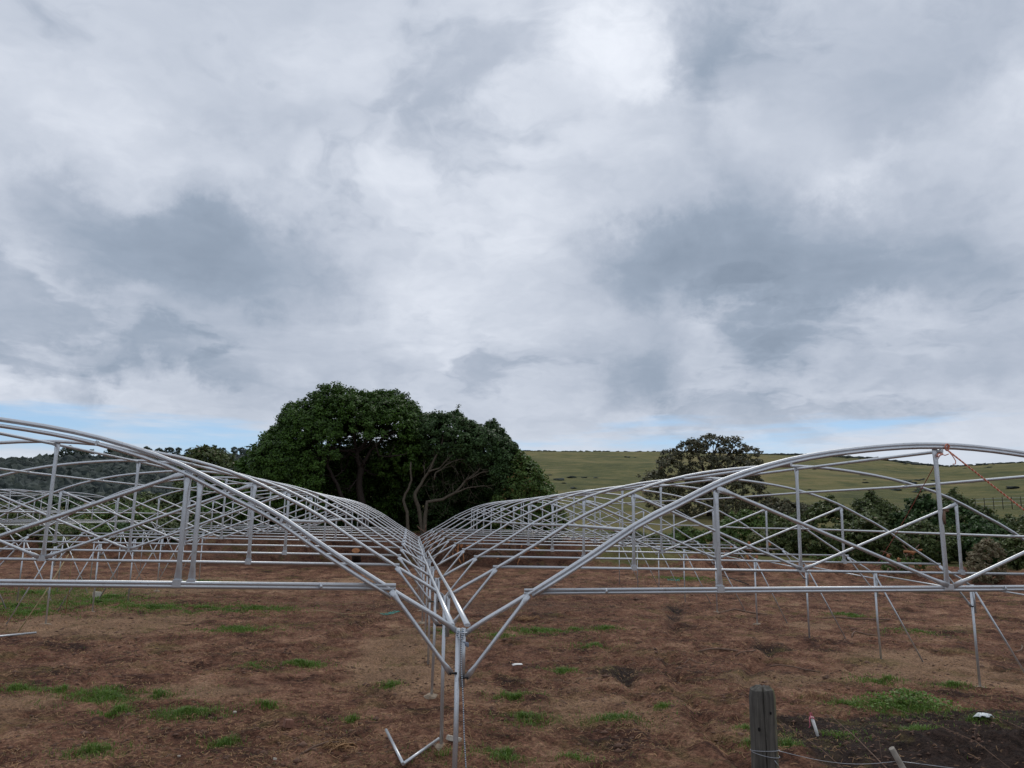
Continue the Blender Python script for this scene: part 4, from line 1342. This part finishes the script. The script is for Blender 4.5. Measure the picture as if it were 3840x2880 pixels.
for (px, py, s_, lab) in ((-1.95, 2.62, .045, 'small pale stone below the brick'), (-2.9, 4.95, .05, 'pale pebble in the grass tuft left of the brick'), (5.2, 10.4, .05, 'white chip on the soil in the right span'), (-3.1, 2.9, .035, 'tiny pale pebble at the bottom left')):
    rock('pebble', px, py, (s_*.9, s_*.7, s_*.5), CONC, lab, 'pebble', int(px*10+60), .4, .4)['group'] = 'pale stones on the soil'

# white plastic sheet, crumpled, on the dark mud
gx_, gy_ = 7.91, 3.54
nu = 22
u, v = np.meshgrid(np.linspace(-1, 1, nu), np.linspace(-1, 1, nu))
q = np.maximum(np.abs(u), np.abs(v))
rr_ = np.maximum(np.hypot(u, v), 1e-6)
u2_, v2_ = u*q/rr_, v*q/rr_
edge = 1+.22*np.sin(np.arctan2(v, u)*3+1)+.1*np.sin(np.arctan2(v, u)*7)
PX, PY = gx_+u2_*.145*edge, gy_+v2_*.10*edge
PZ = height(PX, PY)+.035+.05*(1-q**2)*(.5+fbm(PX*14, PY*14, 3, 5))+.025*(fbm(PX*22, PY*22, 2, 8)-.3)
PLAST, t, b_ = pmat('translucent_plastic')
b_.inputs['Base Color'].default_value = (.72, .76, .74, 1)
b_.inputs['Roughness'].default_value = .3
idx2 = np.arange(nu*nu).reshape(nu, nu)
F = np.stack([idx2[:-1, :-1], idx2[:-1, 1:], idx2[1:, 1:], idx2[1:, :-1]], -1).reshape(-1, 4)
V = np.stack([PX, PY, PZ], -1).reshape(-1, 3)
o = mesh_obj('plastic_bag', V-V[0], F, PLAST, smooth=True, loc=tuple(V[0]))
md = o.modifiers.new('thick', 'SOLIDIFY')
md.thickness = .004
tag(o, 'crumpled white plastic bag on the dark mud at lower right', 'bag')

# white peg with pink string
PINK = simple('pink_string', (.62, .16, .22), .8, var=.3, scale=60)
g0 = hz(5.09, 3.07)
pg = empty('marker_peg', (5.09, 3.07, g0), label='white plastic marker peg with pink string, right of the fence post', cat='peg')
tip = np.array((-.075, .03, .22))
MB().tube([(0.01, 0, -.1), tip], [.021, .021], n=12).build('stake', WHITE, pg)
b = MB()
b.tube([tip+.03*np.array((math.cos(i*.9), math.sin(i*.9), .0))+np.array((0, 0, .012*math.sin(i*1.7)-.01)) for i in range(16)], .006, n=5)
b.tube([tip+(-.02, -.02, .03), tip+(-.05, -.03, -.02), tip+(-.045, -.03, -.10), tip+(-.065, -.03, -.13)], .006, n=5)
b.tube([tip+(.01, 0, .0), tip+(.0, 0, .05), tip+(-.02, 0, .06), tip+(-.015, 0, .01)], .006, n=5)
b.build('string', PINK, pg)
GREENROPE = simple('turquoise_rope', (.07, .36, .31), .8, var=.3, scale=60)
for (cx0, cy0, sc_, lab) in ((-.89, 17.26, 1.0, 'tangled turquoise rope on the soil left of the valley columns'), (13.34, 31.9, 1.4, 'tangled turquoise rope on the soil beyond the right columns')):
    pts = [(cx0+sc_*(.16*math.cos(i*.8)*(1+.3*math.sin(i*2.1))+.012*i-.2), cy0+sc_*(.28*math.sin(i*.83+.4)*(1+.3*math.cos(i*1.3)))) for i in range(28)]
    ground_tube('rope_tangle', pts, .007*sc_, GREENROPE, lab, 'rope', None, [.02+.02*math.sin(i*2.3) for i in range(28)])
pts = [(-3.6, 17.9), (-3.0, 17.9), (-2.4, 17.6), (-1.8, 17.7), (-1.3, 17.5), (-1.05, 17.3)]
ground_tube('string_line', pts, .006, CANE, 'thin pale string running from the left to the turquoise rope', 'string', None, [.02]*6)

# red guy rope tied over the first ridge on the right
REDR, t, b_ = pmat('red_white_rope')
geo = t.new('ShaderNodeTexCoord').outputs['Generated']
wv_ = t.new('ShaderNodeTexWave', wave_type='BANDS', bands_direction='X')
wv_.inputs['Scale'].default_value = 26.0
t.l.new(geo, wv_.inputs[0])
t.put(b_.inputs['Base Color'], t.ramp(wv_.outputs['Fac'], [(.45, (.58, .13, .07)), (.75, (.72, .42, .32))]))
b_.inputs['Roughness'].default_value = .85
kz = ZA+SX*S+.03
top = np.array((S+.02, -.02, kz))
rp = empty('guy_rope', tuple(top), label='red and white rope knotted over the ridge of the nearest right arch', cat='rope')
e1 = np.array((S+2.35, -.55, 1.62))-top
b = MB().tube([np.array((.03, -.03, -.06))+(e1-np.array((.03, -.03, -.06)))*s_+np.array((0, 0, -.05*math.sin(math.pi*s_))) for s_ in np.linspace(0, 1, 14)], .0082, n=7)
b.build('guy_line', REDR, rp)
e2 = np.array((2*S-.05, 3*D, ZF-.02))-top
b = MB().tube([np.array((-.05, -.02, -.11))+(e2-np.array((-.05, -.02, -.11)))*s_+np.array((0, 0, -.06*math.sin(math.pi*s_))) for s_ in np.linspace(0, 1, 14)], .0045, n=6)
b.build('back_line', simple('thin_red_rope', (.42, .11, .08), .9, var=.3, scale=30), rp)
b = MB()
b.tube([(.020*math.cos(a_)+.03, -.04+.012*a_/6, -.03+.034*math.sin(a_)) for a_ in np.linspace(0, 13, 34)], .005, n=6)
b.tube([(-.06+.03*math.cos(a_), -.03+.02*math.sin(a_), -.11+.016*math.sin(a_*1.3)) for a_ in np.linspace(0, 10, 20)], .0055, n=6)
b.tube([(-.055, -.035, -.10), (-.01, -.04, -.115), (.03, -.04, -.10)], .005, n=6)
b.tube([(.03, -.04, -.07), (.07, -.045, -.12), (.095, -.05, -.17), (.09, -.05, -.20), (.06, -.05, -.205)], .005, n=6)
b.build('knot', REDR, rp)
b = MB().tube([(S+.001+.03*math.cos(a_), .03*math.sin(a_), 2.92+.012*math.sin(a_*.7)) for a_ in np.linspace(0, 19, 46)], .006, n=5)
b.tube([(S-.025, -.02, 2.91), (S-.04, -.03, 2.84), (S-.035, -.03, 2.78)], [(.012), (.018), (.01)], n=6)
tag(b.build('wire_tie', DEADWOOD, None), 'dark rag tied round the tall king post of the nearest right arch', 'tie')

# braided rope hanging down the first valley column
BRAID, t, b_ = pmat('blue_white_braid')
pos = t.new('ShaderNodeNewGeometry').outputs['Position']
wv_ = t.new('ShaderNodeTexWave', wave_type='BANDS', bands_direction='Z')
wv_.inputs['Scale'].default_value = 17.0
wv_.inputs['Distortion'].default_value = .6
t.l.new(pos, wv_.inputs[0])
t.put(b_.inputs['Base Color'], t.ramp(wv_.outputs['Fac'], [(.4, (.10, .15, .20)), (.62, (.62, .66, .70))]))
b_.inputs['Roughness'].default_value = .85
zt = ZF+.02
hr = empty('hanging_rope', (.012, -.042, zt), label='braided blue and white rope knotted at the top of the nearest valley column', cat='rope')
b = MB().tube([(.012, 0, .01), (.0, -.008, -.12), (.004, -.006, -.3), (.022, -.01, -.5), (.03, -.012, -.62), (.045, -.01, -.9), (.066, -.01, -1.15), (.083, -.02, -1.34), (.09, -.02, -1.55), (.096, -.02, -1.71)], .0052, n=6)
b.build('rope_tail', BRAID, hr)
b = MB().tube([(.012+.04*math.cos(a_), .04+.065*math.sin(a_)-.015, -.015-.003*a_) for a_ in np.linspace(2.6, 9.8, 26)], .006, n=6)
b.tube([(-.03, -.0, -.015), (-.04, 0, -.05), (-.02, -.01, -.09), (.005, -.015, -.085), (.02, -.015, -.05), (.015, -.012, .0)], .006, n=6)
b.tube([(-.0, -.012, -.095), (.03, -.02, -.115), (.055, -.015, -.13)], .007, n=6)
b.build('knot', BRAID, hr)
b = MB().tube([(.03, -.02, -.11), (.05, -.024, -.13), (.065, -.02, -.155)], [(.004, .006), (.022, .005), (.006, .004)], n=6)
b.build('rag', simple('grey_blue_rag', (.24, .27, .33), .9, var=.3, scale=30), hr)

# wooden fence post with wire, and the leaning dropper
POSTM, t, b_ = pmat('weathered_post')
co = t.new('ShaderNodeTexCoord').outputs['Object']
mp = t.new('ShaderNodeMapping')
mp.inputs['Scale'].default_value = (1, 1, .06)
t.l.new(co, mp.inputs[0])
g = t.noise(mp.outputs[0], 55, 6, .65)
g2 = t.noise(co, 9, 5, .6)
col = t.ramp(t.math('ADD', t.math('MULTIPLY', g, .7), t.math('MULTIPLY', g2, .3)), [(.34, (.028, .025, .021)), (.52, (.085, .078, .066)), (.72, (.17, .155, .13))])
sp_ = t.new('ShaderNodeSeparateXYZ')
t.l.new(co, sp_.inputs[0])
lich = t.noise(co, 38, 6, .7)
col = t.mix(t.smooth(t.math('ADD', lich, t.smooth(sp_.outputs[2], 1.34, 1.42, 0, .22)), .66, .74), col, (.42, .44, .36))
side = t.smooth(sp_.outputs[0], .025, .058)
col = t.mix(t.math('MULTIPLY', side, t.smooth(t.noise(co, 15, 4, .6), .4, .65)), col, (.20, .19, .05))
t.put(b_.inputs['Base Color'], col)
b_.inputs['Roughness'].default_value = .9
bn = t.new('ShaderNodeBump')
bn.inputs['Strength'].default_value = .7
bn.inputs['Distance'].default_value = .006
t.put(bn.inputs['Height'], g)
t.l.new(bn.outputs[0], b_.inputs['Normal'])
pxx, pyy = 1.213, -3.55
gz0 = hz(pxx, pyy)
fp = empty('fence_post', (pxx, pyy, gz0), label='weathered round timber fence post with a lichen top in the right foreground', cat='post')
Ht = 1.985-gz0
na_, nz_ = 120, 40
V = []
for i in range(nz_+1):
    zq = -.3+(Ht+.3)*i/nz_
    for j in range(na_):
        th = 2*math.pi*j/na_
        rad_ = .060+.002*math.sin(3*th+1)+.0012*math.sin(7*th+zq*2)+(.006*(1-i/nz_))
        crack = math.exp(-(((th-4.36+.03*math.sin(zq*6))+math.pi) % (2*math.pi)-math.pi)**2/.0005)*.022*min(1, max(.25, (zq-(Ht-1.0))/.6))
        if i == nz_:
            rad_ *= .90
        rad_ -= crack
        V.append((rad_*math.cos(th), rad_*math.sin(th), zq-(.004*math.sin(th*2+1) if i >= nz_-1 else 0)))
F = [(i*na_+j, i*na_+(j+1) % na_, (i+1)*na_+(j+1) % na_, (i+1)*na_+j) for i in range(nz_) for j in range(na_)]
b = MB().add(V, F)
top0 = nz_*na_
tv = [(0.62*V[top0+j][0]+.002*math.sin(j*.4), .62*V[top0+j][1], Ht+.012+.004*math.sin(j*.52)-(0.016 if abs(j-83) < 3 else 0)) for j in range(na_)]
b.add([V[top0+j] for j in range(na_)]+tv+[(0, 0, Ht+.016)], [(j, (j+1) % na_, na_+(j+1) % na_, na_+j) for j in range(na_)]+[(na_+j, na_+(j+1) % na_, 2*na_) for j in range(na_)])
b.build('timber', POSTM, fp)
KNOT = simple('knot_hole', (.01, .009, .008), .95)
for (th, zq, s_) in ((3.93, Ht-.17, .006), (4.86, Ht-.095, .0045)):
    MB().tube([(.0585*math.cos(th), .0585*math.sin(th), zq), (.0635*math.cos(th), .0635*math.sin(th), zq)], [(s_, s_*1.6)]*2, ref=(0, 0, 1), n=8).build('nail_hole', KNOT, fp)
WIRE = simple('fence_wire', (.45, .47, .50), .4, .8)
zw_ = 1.985-.285
wf = empty('fence_wire', (pxx, pyy, zw_), label='thin wire twisted round the timber post and stretched to the right', cat='wire')
b = MB().tube([(.066*math.cos(a_), .066*math.sin(a_), .012-.012*math.sin(a_)) for a_ in np.linspace(0, 2*math.pi, 30)], .0016, n=5)
b.tube([(.066*math.cos(a_), .066*math.sin(a_), .008-.022*math.cos(a_*.5)**2) for a_ in np.linspace(math.pi, 2*math.pi, 20)], .0016, n=5)
b.tube([(0.015, -.066, -.016), (.035, -.064, -.04), (.048, -.055, -.075), (.055, -.05, -.11)], .0016, n=5)
b.build('loop', WIRE, wf)
e = np.array((2.315-pxx, -2.9-pyy, 1.445-zw_))
b = MB().tube([np.array((.06, -.01, .01))+(e-np.array((.06, -.01, .01)))*s_+np.array((0, 0, -.035*math.sin(math.pi*s_))) for s_ in np.linspace(0, 1, 16)], .0015, n=5)
b.tube([e+np.array((.9, -.12, -.10))*s_ for s_ in np.linspace(0, 1, 8)], .0015, n=5)
b.build('strand', WIRE, wf)
dx_, dy_ = 2.36, -2.9
dg = hz(dx_, dy_)
b = MB().tube([(0.08, 0, -.2), (.03, 0, .7), (-.08, 0, 1.515-dg)], [.022, .021, .017], n=8)
tag(b.build('fence_dropper', simple('grey_stake', (.28, .25, .21), .9, var=.35, scale=20), None, loc=(dx_, dy_, dg)), 'short grey leaning wooden stake at the lower right edge', 'stake')

# bare stems in front of the mud
def twig(pts, r, label):
    P = np.array([(px, py, hz(px, py)+h) for (px, py, h) in pts])
    b = MB().tube(P-P[0], list(np.linspace(r, r*.4, len(P))), n=5)
    for i in range(1, len(P)-1):
        b.tube([P[i]-P[0], P[i]-P[0]+rng.normal(0, .06, 3)+(0, 0, .06), P[i]-P[0]+rng.normal(0, .1, 3)+(0, 0, .12)], [r*.5, r*.35, r*.2], n=4)
    tag(b.build('bare_twig', DEADWOOD, None, loc=tuple(P[0])), label, 'twig', 'bare twigs in front of the mud')


twig([(4.55, .3, .1), (4.6, .9, .22), (4.75, 1.6, .3), (4.85, 2.2, .33), (4.95, 2.5, .42)], .009, 'bare curved twig rising right of the fence post')
twig([(4.3, .8, .05), (4.25, 1.5, .2), (4.2, 1.9, .3), (4.1, 2.2, .36)], .006, 'thin bare twig close to the fence post')
twig([(5.9, .4, .1), (5.8, 1.0, .25), (5.6, 1.7, .4), (5.5, 2.1, .46)], .007, 'bare twig left of the leaning stake')
twig([(6.9, .6, .1), (6.7, 1.2, .28), (6.45, 1.8, .42), (6.3, 2.2, .5)], .007, 'bare twig right of the leaning stake')

# sticks, roots and logs
STK = [((6.2, 10.3), (6.7, 10.35), (7.1, 10.2), .022, 'bent dead branch near the hollow in the right span'), ((6.9, 9.9), (7.2, 9.95), (7.45, 10.05), .014, 'short split stick below the bent dead branch'), ((7.1, 8.6), (7.4, 8.2), (7.75, 7.8), .014, 'thin dark branch sloping across the soil in the right span'),
       ((9.6, 17.6), (10.4, 17.9), (11.3, 17.4), .03, 'dark root on the soil between the right columns'), ((12.4, 16.0), (13.4, 15.7), (14.6, 15.8), .022, 'long dark stick right of the right columns'), ((11.0, 12.0), (11.4, 12.5), (11.9, 12.3), .02, 'short dark stick by the nearest right column'),
       ((5.3, 9.0), (5.6, 9.3), (5.8, 9.0), .012, 'curled root beside the sandy patch'), ((13.6, 9.6), (14.2, 10.1), (14.9, 10.9), .016, 'forked dry branch at the right edge'), ((3.6, 13.1), (3.9, 13.25), (4.2, 13.4), .012, 'pale straw stalk on the green tufts'), ((-1.7, 2.9), (-1.4, 3.1), (-1.05, 3.2), .014, 'pale stick on the fibre heap left of the short pipes')]
for (p0, p1, p2, r_, lab) in STK:
    ground_tube('stick', [p0, ((p0[0]+p1[0])/2, (p0[1]+p1[1])/2+.04), p1, ((p2[0]+p1[0])/2, (p2[1]+p1[1])/2-.03), p2], r_, DEADWOOD, lab, 'stick', 'sticks on the soil', [.0, .02, .03, .02, 0])
# fibre heaps
for (cx0, cy0, s_, lab) in ((-1.25, 3.05, .28, 'heap of dry fibres left of the two short pipes'), (3.0, 16.3, .45, 'curled root heap beyond the first green tufts'), (1.15, 4.75, .22, 'small nest of straw by the nearest valley column')):
    b = MB()
    g0 = hz(cx0, cy0)
    for i in range(42):
        q0 = rng.normal(0, s_*.38, 2)
        dd_ = rng.normal(0, 1, 2)
        dd_ /= np.linalg.norm(dd_)
        l_ = rng.uniform(.4, 1.0)*s_
        P = [np.array((q0[0]+dd_[0]*l_*(s2-.5)+.15*l_*math.sin(s2*4), q0[1]+dd_[1]*l_*(s2-.5), .02+.10*s_*math.sin(math.pi*s2)*rng.uniform(.5, 2))) for s2 in (0, .33, .66, 1)]
        b.tube(P, rng.uniform(.003, .008)*(1+.03*cy0), n=4)
    tag(b.build('fibre_heap', STRAW, None, loc=(cx0, cy0, g0)), lab, 'heap', 'fibre heaps')
# torn-out root stump at the foot of the bank, with orange cut faces
def stump(cx0, cy0, nroot, label):
    g0 = hz(cx0, cy0)
    root = empty('root_stump', (cx0, cy0, g0), label=label, cat='stump', group='torn-out roots under the trees')
    for i in range(nroot):
        p0 = np.array((rng.normal(0, .8), rng.normal(0, .3)-.2, rng.uniform(.1, 1.3)))
        dd_ = np.array((rng.normal(0, .8), -abs(rng.normal(0, .5)), rng.normal(0, .8)))
        P = [p0]
        for k in range(4):
            dd_ = dd_+rng.normal(0, .35, 3)
            P.append(P[-1]+dd_/np.linalg.norm(dd_)*rng.uniform(.12, .3))
        r_ = rng.uniform(.02, .07)
        MB().tube(P, [r_, r_, r_*.8, r_*.6, r_*.35], ref=(.2, .3, 1), n=7).build('root', DEADWOOD, root)
    for i in range(max(4, nroot//2)):
        p0 = np.array((rng.normal(0, .9), rng.uniform(-1.2, -.6), rng.uniform(.15, 1.5)))
        r_ = rng.uniform(.05, .13)
        b = MB()
        if i % 2:
            dd_ = np.array((rng.normal(0, .5), -.3, rng.normal(0, .6)))
            b.tube([p0, p0+dd_*.4, p0+dd_*.7+rng.normal(0, .1, 3)], [r_*.7, r_*.5, r_*.15], n=6)
        else:
            b.tube([p0, p0+np.array((rng.normal(0, .06), -.12, rng.normal(0, .06)))], [(r_, r_*.7), (r_*.95, r_*.6)], ref=(1, 0, 0), n=10)
        b.build('cut_root', CUTWOOD, root)


stump(2.6, 43.2, 34, 'largest heap of torn orange-brown roots right of the valley')
stump(0.8, 43.6, 14, 'small torn root heap just right of the valley columns at the far end')
stump(6.2, 42.6, 16, 'thin scattered roots on the bank farther right')
stump(19.5, 38.0, 18, 'brown root heap at the far right corner of the soil')
stump(26.2, 32.6, 16, 'broken roots in front of the scrub at the right')
g0 = hz(-3.6, 41.6)
lg = empty('cut_log', (-3.6, 41.6, g0), label='thick log with an orange sawn face under the domed tree', cat='log')
MB().tube([(0, .5, .3), (0, -.6, .95)], [.28, .26], n=14).build('trunk', BARK_DARK, lg)
MB().tube([(0, -.6, .95), (0, -.63, .968)], [(.25, .17), (.24, .165)], ref=(0, 0, 1), n=14).build('sawn_face', CUTWOOD, lg)
